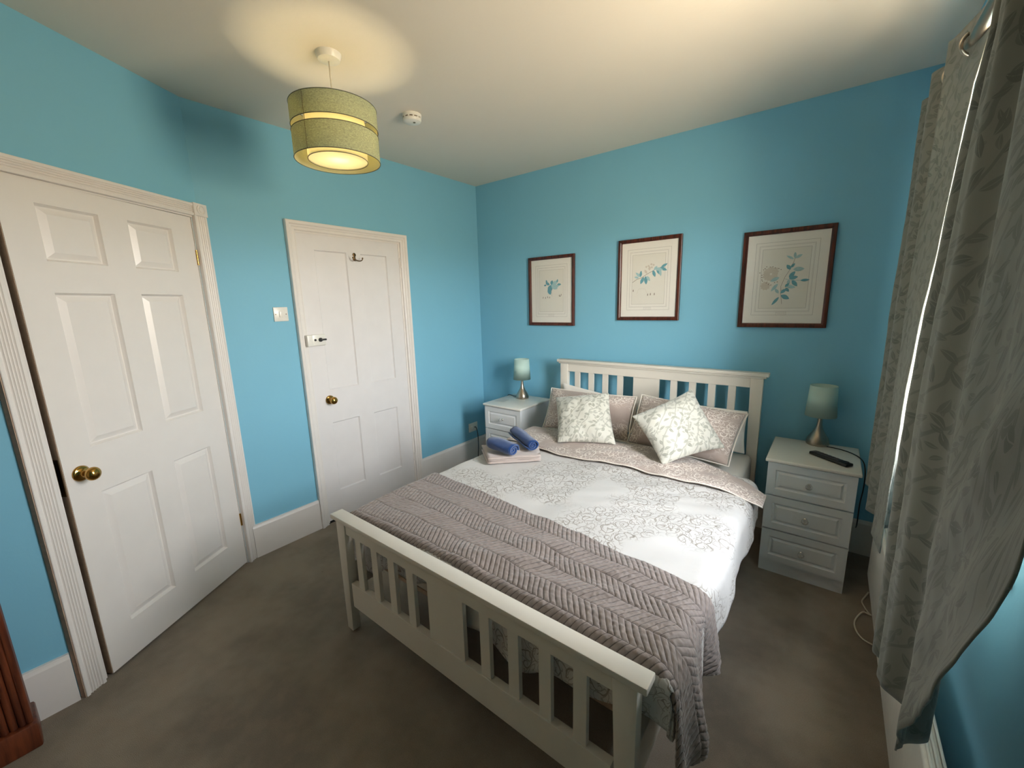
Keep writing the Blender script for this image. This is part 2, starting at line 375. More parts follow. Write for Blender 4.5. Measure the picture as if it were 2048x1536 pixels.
# solid backing behind the diagonal door so no sky shows in the gap
# skirting boards
def skirt(name, M, s0, s1, h=.21, th=.018):
    bm = B(); prof = [(0, 0), (th, 0), (th, h-.018), (th-.004, h-.008), (th-.006, h), (0, h)]
    for a in (0,):
        A = [bm.verts.new((s0, o, z)) for o, z in prof]; D = [bm.verts.new((s1, o, z)) for o, z in prof]
        for i in range(len(prof)): j = (i+1) % len(prof); bm.faces.new((A[i], A[j], D[j], D[i]))
        bm.faces.new(A); bm.faces.new(D[::-1])
    xform(bm, M); return struct(name, bm, M_GLOSS)
skirt('baseboard_left', MA, .0, .858)
skirt('baseboard_left_near', MA, 1.742, 2.160)
skirt('baseboard_back', frame_mat((3.0, 0, 0), (-1, 0, 0), (0, -1, 0)), .0, 2.98)
skirt('baseboard_right', MD, -3.55, -.02)
skirt('baseboard_side', frame_mat((.4525, 0, 0), (0, -1, 0), (1, 0, 0)), 2.975, 3.5)

# ------------------------------------------------------------------ panelled slab builder
def panel_slab(bm, s0, s1, z0, z1, th, panels, rings, M=None, holes=()):
    ss = sorted({s0, s1, *[v for p in panels for v in p[:2]]}); zs = sorted({z0, z1, *[v for p in panels for v in p[2:]]})
    vs = []
    def V(x, y, z): v = bm.verts.new((x, y, z)); vs.append(v); return v
    for a, b in zip(ss, ss[1:]):
        for c, d in zip(zs, zs[1:]):
            if any(p[0] <= (a+b)/2 <= p[1] and p[2] <= (c+d)/2 <= p[3] for p in panels): continue
            bm.faces.new([V(a, 0, c), V(b, 0, c), V(b, 0, d), V(a, 0, d)])
    for p in panels:
        prev = None
        for ins, dep in rings:
            a, b, c, d = p[0]+ins, p[1]-ins, p[2]+ins, p[3]-ins
            cur = [V(a, dep, c), V(b, dep, c), V(b, dep, d), V(a, dep, d)]
            if prev:
                for i in range(4): j = (i+1) % 4; bm.faces.new((prev[i], prev[j], cur[j], cur[i]))
            prev = cur
        bm.faces.new(prev)
    q = [(s0, z0), (s1, z0), (s1, z1), (s0, z1)]
    for i in range(4):
        j = (i+1) % 4; bm.faces.new([V(q[i][0], 0, q[i][1]), V(q[i][0], -th, q[i][1]), V(q[j][0], -th, q[j][1]), V(q[j][0], 0, q[j][1])])
    bm.faces.new([V(a, -th, b) for a, b in q])
    if M is not None: bmesh.ops.transform(bm, matrix=M, verts=vs)
def sweep_frame(bm, s0, s1, z1, prof, M=None, z0=0.0):
    """architrave around an opening; prof = list of (offset outward, thickness)"""
    rows = []
    for o, t in prof:
        rows.append([bm.verts.new(p) for p in ((s0-o, t, z0), (s0-o, t, z1+o), (s1+o, t, z1+o), (s1+o, t, z0))])
    for A, D in zip(rows, rows[1:]):
        for i in range(3): bm.faces.new((A[i], A[i+1], D[i+1], D[i]))
    for k in (0, 3): bm.faces.new([r[k] for r in rows])
    if M is not None: bmesh.ops.transform(bm, matrix=M, verts=[v for r in rows for v in r])

def knob_bm(P, n, r=.026, stem=.03, rose=.024, M=None):
    bm = B(); prof = [(0, 0), (rose, 0), (rose, .004), (rose*.8, .007), (.011, .010), (.0095, stem*.55), (.012, stem*.75)]
    k = 10
    for i in range(k+1):
        a = -pi/2+.5+(pi-.5)*i/k; prof.append((max(r*cos(a), 0) if i < k else 0, stem+r*.72+r*.72*sin(a)))
    q = Vector(n).to_track_quat('Z', 'Y'); lathe(bm, prof, 28, Matrix.Translation(P) @ q.to_matrix().to_4x4()); return bm

# ---- four-panel door in the left wall (door_1)
d1 = tag(bpy.data.objects.new('door_1', None), kind='structure'); C.objects.link(d1); d1.location = (0, (LY0+LY1)/2, 0)
bm = B(); panel_slab(bm, -LY1+.004, -LY0-.004, .014, LZ-.004, .040,
    [(1.345, 1.570, .952, 1.879), (1.020, 1.236, .950, 1.878), (1.366, 1.575, .215, .720), (1.030, 1.243, .208, .718)],
    [(0, 0), (.0035, -.006), (.007, -.0095), (.012, -.0095)], MA @ Matrix.Translation((0, -.006, 0)))
leafA = mk('door_leaf', bm, M_DOORA, d1)
bm = B(); sweep_frame(bm, -LY1, -LY0, LZ, [(-.012, -.045), (-.012, -.002), (-.0, .000), (.0, .012), (.004, .014), (.018, .014), (.020, .018), (.030, .021), (.036, .028), (.052, .030), (.055, .026), (.055, 0)], MA)
mk('door_frame', bm, M_GLOSS, d1)
mk('door_knob', knob_bm((-.004, -1.577, .886), (1, 0, 0), .026, .034, .030), M_BRASS, d1, smooth=True)
bm = B(); box(bm, -.006, .020, -1.662, -1.570, 1.265, 1.338, .004)
lk = mk('rim_lock', bm, M_PLASTIC, d1, auto=35); lk['label'] = 'white rim latch on the door edge'
bm = B(); box(bm, .0, .046, -1.706, -1.669, 1.266, 1.338, .004); kp = mk('lock_keep', bm, M_PLASTIC, d1, auto=35)
bm = B(); lathe(bm, [(0, 0), (.0075, 0), (.0075, .003), (0, .003)], 20, Matrix.Translation((.0195, -1.642, 1.303)) @ Matrix.Rotation(pi/2, 4, 'Y')); mk('keyhole', bm, M_BLACK, lk)
bm = B(); R = Matrix.Translation((.0195, -1.608, 1.303)) @ Matrix.Rotation(pi/2, 4, 'Y')
lathe(bm, [(0, 0), (.013, 0), (.013, .008), (.010, .011), (0, .011)], 24, R); box(bm, .028, .038, -1.612, -1.572, 1.298, 1.309, .003); mk('snib', bm, M_BLACK, lk, auto=35)
# coat hook on door
hk = thing('coat_hook', 'small antique metal double coat hook near the top of the four-panel door', 'hook', (0, -1.288, 1.85))
bm = B(); lathe(bm, [(0, 0), (.012, 0), (.013, .003), (.010, .005), (0, .006)], 20, Matrix.Translation((-.006, -1.286, 1.868)) @ Matrix.Rotation(pi/2, 4, 'Y'))
box(bm, -.006, .0, -1.294, -1.280, 1.826, 1.872, .002); mk('back_plate', bm, M_DARKM, hk, auto=40)
for sgn in (-1, 1):
    bm = B(); tube(bm, catmull([(-.002, -1.287, 1.842), (.010, -1.287+sgn*.006, 1.832), (.026, -1.287+sgn*.022, 1.826), (.036, -1.287+sgn*.034, 1.832), (.038, -1.287+sgn*.037, 1.842)], 5), .0032, 8)
    bmesh.ops.create_icosphere(bm, subdivisions=2, radius=.0055, matrix=Matrix.Translation((.038, -1.287+sgn*.037, 1.844))); mk('prong', bm, M_DARKM, hk, smooth=True, merge=False)
for z in (1.80, .22):
    bm = B(); box(bm, -.004, .006, -.905, -.893, z, z+.075, .001); mk('hinge', bm, M_GLOSS, d1)
bm = B(); box(bm, -.12, -.001, LY0+.004, LY1-.004, -.01, .006); mk('threshold', bm, M_DARKGAP, d1)

# ---- six-panel door in the diagonal wall (door_2), slightly ajar
d2 = tag(bpy.data.objects.new('door_2', None), kind='structure'); C.objects.link(d2); d2.location = PC+DC*.43
hinge = Vector((.023, -2.219, 0)); dl = Vector((.399, -.653, 0)).normalized(); nl = Vector((-dl.y, dl.x, 0))
ML = frame_mat(hinge, dl, nl)
bm = B(); panel_slab(bm, .0, .765, .008, 1.983, .040,
    [(.447, .659, 1.703, 1.907), (.118, .330, 1.703, 1.907), (.444, .659, .980, 1.588), (.118, .330, .985, 1.590), (.440, .657, .176, .786), (.115, .330, .179, .788)],
    [(0, 0), (.003, -.006), (.008, -.0145), (.012, -.0145), (.034, -.004), (.0345, -.004)], ML)
mk('door_leaf', bm, M_GLOSS, d2)
bm = B(); box(bm, .7652, .7668, -.040, -.002, .008, 1.983, M=ML); e = mk('leaf_edge', bm, M_EDGE, d2); e['label'] = 'bare brownish latch edge of the open door'
bm = B(); box(bm, .7669, .7685, -.033, -.008, .815, .965, M=ML); mk('latch_plate', bm, M_DARKM, e)
kb = knob_bm(hinge+dl*.712+Vector((0, 0, .888)), nl, .027, .036, .031); mk('door_knob', kb, M_BRASS, d2, smooth=True)
# fluted architrave with corner block
def fluted(bm, s0, s1, M, horizontal=False, z0=0, z1=1, base=0.0, top=.021, n=5):
    wdt = (s1-s0); prof = [(0, base), (0, top-.002), (.002, top)]
    m = .012; fw = (wdt-2*m)/n
    for i in range(n):
        a = m+i*fw
        for k in range(7):
            t = k/6; prof.append((a+fw*t, top-.006*sin(pi*t)**.8 if 0 < k < 6 else top))
    prof += [(wdt-.002, top), (wdt, top-.002), (wdt, base)]
    if horizontal: A = [bm.verts.new((z0, o, s0+p)) for p, o in prof]; D = [bm.verts.new((z1, o, s0+p)) for p, o in prof]
    else: A = [bm.verts.new((s0+p, o, z0)) for p, o in prof]; D = [bm.verts.new((s0+p, o, z1)) for p, o in prof]
    for i in range(len(prof)-1): bm.faces.new((A[i], A[i+1], D[i+1], D[i]))
    bm.faces.new((A[-1], A[0], D[0], D[-1])); bm.faces.new(A); bm.faces.new(D[::-1])
    bmesh.ops.transform(bm, matrix=M, verts=A+D)
bm = B(); fluted(bm, -.031, .042, MC, z0=0, z1=1.994, n=4); mk('door_frame', bm, M_GLOSS, d2, auto=30)
bm = B(); fluted(bm, .845, .916, MC, z0=0, z1=1.994, n=5, base=-.002, top=.022); fL = mk('door_frame', bm, M_GLOSS, d2, auto=30)
bm = B(); fluted(bm, 1.992, 2.052, MC, True, z0=.046, z1=.916, n=4); mk('door_head', bm, M_GLOSS, d2, auto=30)
bm = B(); box(bm, -.034, .045, .0, .026, 1.994, 2.056, .002, M=MC)
lathe(bm, [(.024, 0), (.024, .003), (.020, .005), (.018, .001), (.013, .001), (.011, .004), (0, .006)], 28, MC @ Matrix.Translation((.006, .026, 2.025)) @ Matrix.Rotation(-pi/2, 4, 'X')); mk('corner_block', bm, M_GLOSS, d2, auto=30)
bm = B(); box(bm, .9165, .9190, -.004, .018, .0, 2.05, M=MC); mk('frame_side_shade', bm, M_EDGE, d2)  # added brown strip, shade of the trim's outer side put into its colour
# frame lining (jambs)
bm = B(); box(bm, .0425, .0475, -.10, .0, 0, 1.99, M=MC); box(bm, .8295, .8455, -.10, .004, 0, 1.99, M=MC); box(bm, .042, .845, -.10, .003, 1.985, 1.993, M=MC); mk('jamb', bm, M_GLOSS, d2)
bm = B(); box(bm, .825, .8295, -.022, -.001, .83, .95, M=MC); mk('strike_plate', bm, M_DARKM, d2)
for z in (1.745, .25):
    bm = B(); lathe(bm, [(0, 0), (.005, 0), (.005, .075), (0, .075)], 12, ML @ Matrix.Translation((-.002, .003, z))); mk('hinge', bm, M_BRASS, d2, auto=40)

# ------------------------------------------------------------------ window in the right wall
wn = tag(bpy.data.objects.new('window_1', None), kind='structure'); C.objects.link(wn); wn.location = (3.14, -1.26, WZ0)
bm = B()
for a, b, c, d in ((WY0, WY1, WZ0, WZ0+.06), (WY0, WY1, WZ1-.05, WZ1), (WY0, WY0+.055, WZ0, WZ1), (WY1-.055, WY1, WZ0, WZ1), (-1.285, -1.235, WZ0, WZ1), (WY0, WY1, 1.70, 1.75)):
    box(bm, 3.10, 3.15, a, b, c, d, .004, M=None)
mk('window_frame', bm, M_GLOSS, wn, merge=False)
bm = B(); box(bm, 3.122, 3.128, WY0+.05, WY1-.05, WZ0+.05, WZ1-.04); mk('pane', bm, M_GLASS, wn)
bm = B(); box(bm, 3.005, 3.10, WY0-.02, WY1+.02, WZ0-.025, WZ0, .005); mk('window_sill', bm, M_GLOSS, wn)

# ------------------------------------------------------------------ bed
BX0, BX1 = .965, 2.425
bed = thing('bed_frame', 'white wooden double bed frame with slatted headboard and footboard', 'bed', (1.695, -1.15, 0))
SL = [1.138, 1.2575, 1.374, 1.4925, 1.877, 1.997, 2.1155, 2.2325]
def bed_end(yf, ztop, zlow0, zlow1, railz0, name, capf, capb, posts, foot=False):
    # yf: y of post front; posts 40mm deep
    bm = B(); box(bm, BX0, BX1, yf-capf, yf+.040+capb, ztop-.022, ztop, .0035); top = mk(name+'_cap', bm, M_BEDW, bed, auto=35)
    if not foot:
        bm = B(); box(bm, BX0+.012, BX1-.012, yf-capf+.008, yf+.046, ztop-.034, ztop-.0225, .003); mk(name+'_moulding', bm, M_BEDW, bed, auto=35)
    zt = ztop-.022 if foot else ztop-.034
    for x0, x1, inner in posts:
        bm = B(); box(bm, x0, x1, yf, yf+.040, 0, zt, .002)
        for v in bm.verts:
            if v.co.z < .05:
                if inner > 0 and v.co.x > (x0+x1)/2: v.co.x -= .022
                if inner < 0 and v.co.x < (x0+x1)/2: v.co.x += .022
        mk(name+'_post', bm, M_BEDW, bed, auto=35)
    xa, xb = posts[0][1], posts[1][0]
    bm = B(); box(bm, xa, xb, yf+.006, yf+.034, railz0, zt, .001); mk(name+'_top_rail', bm, M_BEDW, bed)
    bm = B(); box(bm, xa, xb, yf+.006, yf+.034, zlow0, zlow1, .001); mk(name+'_bottom_rail', bm, M_BEDW, bed)
    for x in SL:
        bm = B(); box(bm, x-.0215, x+.0215, yf+.011, yf+.029, zlow1, railz0, .0015); mk('slat', bm, M_BEDW, bed)
    bm = B(); box(bm, 1.594, 1.778, yf+.011, yf+.029, zlow1, railz0, .0015); mk('splat', bm, M_BEDW, bed)
POSTS = [(.992, 1.058, 1), (2.330, 2.398, -1)]
bed_end(-.165, 1.060, .30, .42, .966, 'headboard', .012, .010, POSTS)
bed_end(-2.131, .587, .140, .262, .508, 'footboard', .011, .010, POSTS, foot=True)
for x0, x1 in ((.997, 1.022), (2.366, 2.391)):
    bm = B(); box(bm, x0, x1, -2.091, -.165, .20, .335, .002); mk('side_rail', bm, M_BEDW, bed)
bm = B()
for k in range(13): box(bm, 1.022, 2.366, -2.02+k*.145, -1.955+k*.145, .315, .333)
mk('slat_base', bm, M_EDGE, bed)
def fbm(x, y, z=0., o=3):
    return noise.fractal(Vector((x, y, z)), 1.0, 2.0, o)
mt = B(); box(mt, 1.01, 2.378, -2.035, -.165, .336, .548, .035, 4)
tag(mk('mattress', mt, M_SHEET, auto=50), 'mattress under a white fitted sheet on the bed frame', 'mattress')

def edge_drop(d, L, r):
    if d <= L: return d, 0.0
    a = (d-L)/r
    if a < pi/2: return L+r*sin(a), r*(1-cos(a))
    return L+r, r+(d-L-r*pi/2)
ZT = .562
def top_h(x, y):
    h = ZT+.010*sin(pi*min(max((x-1.0)/1.45, 0), 1))
    h += .010*fbm(x*2.2, y*2.2, 1.3)
    # creases radiating to the lower right
    c = noise.noise(Vector(((x*.9+y*.5)*3.0, (x*.5-y*.9)*13, 2.0)))
    h += .011*c*min(1, max(0, (x-1.3)/.6))
    h += .004*noise.noise(Vector((x*9, y*6, 5)))
    return h
# ---- duvet
dv = thing('duvet', 'white duvet with taupe scroll print spread over the bed', 'duvet', (1.7, -1.3, .56))
def duvet_pt(u, v, inner=False):
    s = -.86+u*(.86+.93); t = v*1.62        # s from centre 1.70 ; t from head end y=-.62 to front
    if s >= 0: hx, dx = edge_drop(s, .705, .055); x = 1.70+hx
    else: hx, dx = edge_drop(-s, .675, .045); x = 1.70-hx
    hy, dy = edge_drop(t, 1.40, .045); y = -.62-hy
    z0 = top_h(x, y)
    side = dx+0.0
    # flare and folds on the hanging right side
    if s > .705:
        k = min(dx/.25, 1)
        x += .022*k+.011*k*sin(y*13+1.0)+.002*k*sin(y*41)
        if y < -1.6: x -= .012*k
        dx *= 1+.05*sin(y*7)
    if s < -.675: x -= .006*sin(y*20)*min(dx/.1, 1)
    if t > 1.40:
        k = min(dy/.15, 1); y -= .003*k*sin(x*30); dy *= 1+.22*sin(x*7+.5)+.10*sin(x*23)
    if dx > 0 and dy > 0: z0 += .35*min(dx, dy)
    z = z0-max(dx, dy)
    return Vector((x, max(y, -2.074), z))
bm = B(); grid(bm, 150, 120, duvet_pt, lambda u, v: (u*1.90, v*1.62))
o = mk('cover', bm, M_DUVET, dv, smooth=True, merge=False)
md = o.modifiers.new('thick', 'SOLIDIFY'); md.thickness = .008; md.offset = -1
# ---- turned down edge of the duvet
def slab_strip(x_of, prof, n, uvs, bm):
    """prof(i)-> list of points around a closed section at station i"""
    rows = [[bm.verts.new(p) for p in prof(k/n)] for k in range(n+1)]
    L = bm.loops.layers.uv.verify(); m = len(rows[0])
    for i in range(n):
        for j in range(m):
            jj = (j+1) % m
            f = bm.faces.new((rows[i][j], rows[i+1][j], rows[i+1][jj], rows[i][jj]))
            for l, (a, b) in zip(f.loops, ((i, j), (i+1, j), (i+1, jj if jj else m), (i, jj if jj else m))): l[L].uv = (a/n*uvs[0], b/m*uvs[1])
    bm.faces.new(rows[0]); bm.faces.new(rows[-1][::-1]); return rows
def flap_sec(u):
    s = -.745+u*(.745+.815)
    if s >= 0: hx, dx = edge_drop(s, .62, .17); x = 1.70+hx; 
    else: hx, dx = edge_drop(-s, .69, .045); x = 1.70-hx
    if s > .62: dx = .055*min(1, (s-.62)/.195)**1.4; x = 1.70+s
    right = max(0, min(1, (s-.35)/.45))
    yf = -.905+.012*sin(s*7)+.045*(1 if s < -.3 else 0)*max(0, (-s-.3)/.45)+.055*right
    yb = -.56-.17*right
    wid = yf-yb
    out = []; th = .020
    N = 16
    for k in range(N+1):
        t = k/N; y = yb+wid*t
        z = top_h(x if x < 2.42 else 2.42, y)+.016+th*.5*(1+.35*sin(t*pi))+.006*fbm(x*5, y*9, 7)-dx
        out.append((x, y, z+th*.5))
    yk = yf
    zc = out[-1][2]-th*.5
    for k in range(1, 6):
        a = pi/2-pi*k/6; out.append((x, yk-.010*cos(a), zc+th*.5*sin(a)))
    for k in range(N+1):
        t = 1-k/N; y = yb+wid*t; out.append((x, y, out[N-k][2]-th))
    return out
bm = B(); rows = slab_strip(None, flap_sec, 110, (1.75, .62), bm)
front = [Vector(flap_sec(k/110)[19]) for k in range(111)]
fe = mk('folded_edge', bm, M_TAUPE, dv, smooth=True, merge=False); fe['label'] = 'turned down taupe underside with pale scrolls'
bm = B(); tube(bm, [p+Vector((0, -.002, .0)) for p in front], .0034, 8); mk('piping', bm, M_PIPING, fe, smooth=True)

# ---- quilted throw with real chevron grooves
tw = thing('quilted_throw', 'taupe chevron quilted throw across the foot of the bed', 'throw', (1.7, -1.8, .58))
def groove(u, v):
    row = v/.092; k = math.floor(row); f = row-k
    sl = .050*(f if k % 2 == 1 else 1-f)
    q = ((u+sl)/.0215) % 1.0; dd = min(q, 1-q)*.0215
    g = math.exp(-(dd/.0027)**2)
    e = min(f, 1-f)*.092; g = max(g, math.exp(-(e/.003)**2))
    return g
NU, NV = 640, 150
TS0, TS1 = -.76, 1.04
TLEN = .545
def throw_uv(u, v):
    return u*(TS1-TS0)+.008*noise.noise(Vector((u*14, v*5, 3))), v*TLEN+.006*noise.noise(Vector((u*9, v*6, 8)))
def throw_pt(u, v):
    s = TS0+u*(TS1-TS0); t = v*TLEN
    if s >= 0: hx, dx = edge_drop(s, .705, .065); x = 1.70+hx
    else: hx, dx = edge_drop(-s, .685, .05); x = 1.70-hx
    far = -1.535-.135*max(0, min(1, (s+.72)/1.45))     # far edge runs diagonally
    near = -2.040
    if s > .72: near -= .02*min(1, (s-.72)/.2); far -= .05*min(1, (s-.72)/.3)
    L = 1.0-.075/TLEN*1.0
    if v < L: y = far+(near-far)*(v/L); dyn = 0; ky = 0
    else: # roll over the front edge
        a = (v-L)/(1-L)*pi*.95; R0 = .022; y = near-R0*sin(a); dyn = R0*(1-cos(a)); ky = a
    z0 = top_h(min(x, 2.46), max(y, -2.0))+.021
    z0 -= .010*max(0, (v-.75)/.25)
    if dx > 0 and s > 0:
        k = min(dx/.25, 1); x += .034*k+.026*k*sin(v*8.5+2.6)+.008*k*sin(v*23)
        if v > .86: x += .012*k
        dx *= .80+.22*v+.20*max(0, v-.62)/.38-.08*sin(v*9)
    n = Vector((0, 0, 1))
    if dx > .05: n = Vector((1, 0, 0)) if s > 0 else Vector((-1, 0, 0))
    elif dx > 0:
        a = min(dx/.05, 1)*pi/2; n = Vector(((1 if s > 0 else -1)*sin(a), 0, cos(a)))
    if ky: n = (n*cos(ky)+Vector((0, -1, 0))*sin(ky))
    uu, vv = throw_uv(u, v)
    amp = .0036; g = groove(uu, vv)
    puck = .0018*noise.noise(Vector((uu*55, vv*70, 1)))+.0016*noise.noise(Vector((uu*120, vv*40, 4)))
    p = Vector((x, y, z0-dx-dyn)) + n*(-amp*g+puck)
    return p
bm = B(); grid(bm, NU, NV, throw_pt, throw_uv)
o = mk('cover', bm, M_THROW, tw, smooth=True, merge=False)
md = o.modifiers.new('thick', 'SOLIDIFY'); md.thickness = .007; md.offset = -1

# ------------------------------------------------------------------ pillows and cushions
def pillow(name, label, cat, corners, thick, mat, group=None, n=26, pinch=.035, piping=None, uvs=(.66, .42), seed=0., round_=2.6, wr=.006, backf=.6):
    TL, TR, BR, BL = [Vector(c) for c in corners]
    ctr = (TL+TR+BR+BL)/4
    nrm = (TR-TL+BR-BL).cross(TL-BL+TR-BR).normalized()
    if nrm.dot(CAM-ctr) < 0: nrm.negate()
    root = thing(name, label, cat, tuple(ctr), group)
    def P(u, v, side):
        # edge pinch: mid-sides pull in
        a, b = 2*u-1, 2*v-1
        pu = a*(1-pinch*(1-b*b)); pv = b*(1-pinch*1.3*(1-a*a))
        U, W = (pu+1)/2, (pv+1)/2
        p = BL*(1-U)*(1-W)+BR*U*(1-W)+TR*U*W+TL*(1-U)*W
        h = max(0, (1-abs(a)**round_))**.62*max(0, (1-abs(b)**round_))**.62
        wrk = noise.noise(Vector((a*2.2+seed, b*2.2, seed)))*wr*2.2+noise.noise(Vector((a*7+seed, b*3, seed+3)))*wr
        e = min(1, 4*min(1-abs(a), 1-abs(b)))
        rad = noise.noise(Vector((a*9+seed*3, b*1.4, seed+9)))*wr*1.5*(1-min(1, (b+1)*1.2)) if b < 0 else 0
        f = thick*h + (wrk+rad)*e
        return p + nrm*(f if side > 0 else -f*backf)
    bm = B()
    grid(bm, n, n, lambda u, v: P(u, v, 1), lambda u, v: (u*uvs[0]+seed, v*uvs[1]+seed))
    grid(bm, n, n, lambda u, v: P(u, v, -1), lambda u, v: (u*uvs[0]+seed+2, v*uvs[1]), flip=True)
    bmesh.ops.remove_doubles(bm, verts=bm.verts, dist=2e-4)
    o = mk('cover', bm, mat, root, smooth=True, merge=False)
    sb = o.modifiers.new('sub', 'SUBSURF'); sb.levels = 1; sb.render_levels = 1
    if piping is not None:
        q = []
        for k in range(n): q.append(P(k/n, 0, 1))
        for k in range(n): q.append(P(1, k/n, 1))
        for k in range(n): q.append(P(1-k/n, 1, 1))
        for k in range(n): q.append(P(0, 1-k/n, 1))
        bm = B(); tube(bm, q, .0036, 6, close=True); mk('piping', bm, piping, root, smooth=True)
    return root
GP = 'pillows propped against the headboard'
pillow('pillow', 'plain white pillow behind the left taupe pillow, its corner peeking out above', 'pillow', [(1.028, -.196, .880), (1.66, -.196, .80), (1.67, -.245, .57), (1.04, -.245, .57)], .028, M_SHEET, seed=1.1, backf=.5)
pillow('pillow', 'plain pale pillow showing as a strip above the right taupe pillow', 'pillow', [(1.76, -.196, .845), (2.345, -.196, .828), (2.355, -.26, .57), (1.74, -.26, .57)], .030, M_SHEET, seed=2.3, backf=.5)
pillow('pillow', 'taupe scroll patterned pillow with cream piping, left of the two', 'pillow', [(.992, -.300, .848), (1.680, -.300, .856), (1.700, -.470, .585), (1.025, -.480, .575)], .085, M_TAUPE, piping=M_PIPING, seed=.4, backf=.25)
pillow('pillow', 'taupe scroll patterned pillow with cream piping beside the right bedpost', 'pillow', [(1.715, -.305, .879), (2.350, -.285, .832), (2.312, -.560, .588), (1.690, -.485, .585)], .085, M_TAUPE, piping=M_PIPING, seed=.9, backf=.25)
pillow('cushion', 'square grey leaf patterned cushion standing upright on the left', 'cushion', [(1.150, -.505, .834), (1.527, -.405, .893), (1.690, -.640, .610), (1.352, -.810, .610)], .075, M_CUSH, seed=.15, uvs=(.42, .42), pinch=.05, backf=.5)
pillow('cushion', 'square grey leaf patterned cushion tipped onto its corner on the right', 'cushion', [(1.790, -.680, .829), (2.057, -.400, .979), (2.292, -.545, .686), (2.028, -.815, .608)], .078, M_CUSH, seed=.55, uvs=(.42, .42), pinch=.06, backf=.5)

# ------------------------------------------------------------------ towels
tg = thing('bath_towel', 'folded taupe bath towel lying flat on the duvet under the blue towels', 'towel', (1.2, -1.1, .58))
def qmap(u, v):   # footprint: u along long edge, v across
    A, Bq, Cq, D = Vector((1.172, -1.285, 0)), Vector((1.402, -1.070, 0)), Vector((1.25, -.885, 0)), Vector((.985, -1.130, 0))
    return A*(1-u)*(1-v)+Bq*u*(1-v)+Cq*u*v+D*(1-u)*v
def folded(bm, z0, th, off, shrink):
    def sec(t):
        out = []; N = 8
        lo, hi = shrink, 1-shrink*.6
        p = lambda v, z: tuple(qmap(off+t*(1-off), v)+Vector((0, 0, z)))
        dz = .004*noise.noise(Vector((t*4, z0*60, 2)))
        for k in range(N+1): out.append(p(lo+(hi-lo)*k/N, z0+th/2+dz+.003*sin(k*1.3+t*3)))
        for k in range(1, 6):
            a = pi/2-pi*k/6; out.append(p(hi+.035*cos(a), z0+th/2*sin(a)+dz))
        for k in range(N+1): out.append(p(hi+(lo-hi)*k/N, z0-th/2+dz))
        for k in range(1, 6):
            a = -pi/2-pi*k/6; out.append(p(lo+.035*cos(a), z0+th/2*sin(a)+dz))
        return out
    rows = [[bm.verts.new(p) for p in sec(k/14)] for k in range(15)]; m = len(rows[0])
    for i in range(14):
        for j in range(m): bm.faces.new((rows[i][j], rows[i+1][j], rows[i+1][(j+1) % m], rows[i][(j+1) % m]))
    for r, fl in ((rows[0], 0), (rows[-1], 1)):
        c = bm.verts.new(sum((v.co for v in r), Vector())/m)
        for j in range(m): bm.faces.new((r[j], r[(j+1) % m], c))
for k in range(3):
    bm = B(); folded(bm, .590+k*.0125, .0125, [.0, .015, .005][k], [.03, .055, .03][k]); mk('layer', bm, M_TGREY, tg, smooth=True)
def rolled(name, label, p0, p1, R0, turns=2.3, flat=.88, seed=0, nstep=26):
    root = thing(name, label, 'towel', p0, 'blue rolled hand towels')
    a, b = Vector(p0), Vector(p1); ax = (b-a).normalized(); side = ax.cross(Vector((0, 0, 1))).normalized(); up = side.cross(ax)
    bm = B(); th = R0/(turns+.55)*.82; rows = []
    N = int(turns*26)
    def ring(t, base, L):
        out = []
        for sgn in (1, -1):
            rg = range(N+1) if sgn > 0 else range(N, -1, -1)
            for k in rg:
                ang = 2*pi*turns*k/N+seed; r = R0*(.16+.84*k/N)+sgn*th*.5*(.9)-th*.45
                r = max(r, .001); r *= 1+.13*noise.noise(Vector((cos(ang)*1.6, sin(ang)*1.6, t*2.2+seed)))+.03*noise.noise(Vector((cos(ang)*5, sin(ang)*5, t*9+seed)))
                p = base+side*(r*cos(ang)*1.06)+up*(r*sin(ang)*flat)
                # ends slightly telescoped
                p += ax*(.012*(k/N-.5)*(1 if t > .5 else -1)+.006*noise.noise(Vector((k*.12, t, seed))))
                out.append(p)
        return out
    M_ = 12
    for i in range(M_+1):
        t = i/M_; c = a.lerp(b, t)+up*.002*sin(t*5)
        taper = 1-.10*abs(2*t-1)**3
        pts = ring(t, c, 0)
        rows.append([bm.verts.new(c+(p-c)*taper if 0 < i < M_ else c+(p-c)*taper) for p in pts])
    m = len(rows[0])
    for i in range(M_):
        for j in range(m): bm.faces.new((rows[i][j], rows[i+1][j], rows[i+1][(j+1) % m], rows[i][(j+1) % m]))
    for r in (rows[0], rows[-1]):
        for k in range(N): 
            try: bm.faces.new((r[k], r[k+1], r[m-2-k], r[m-1-k]))
            except ValueError: pass
    mk('roll', bm, M_TBLUE, root, smooth=True, merge=False)
    return root
rolled('hand_towel', 'blue rolled hand towel lying in front, nearer the bed corner', (1.100, -1.168, .668), (1.292, -1.186, .668), .050, 2.4, .86, 1.0)
rolled('hand_towel', 'blue rolled hand towel lying behind the other one, nearer the pillows', (1.095, -.925, .682), (1.335, -1.050, .666), .046, 2.6, .86, 2.2)

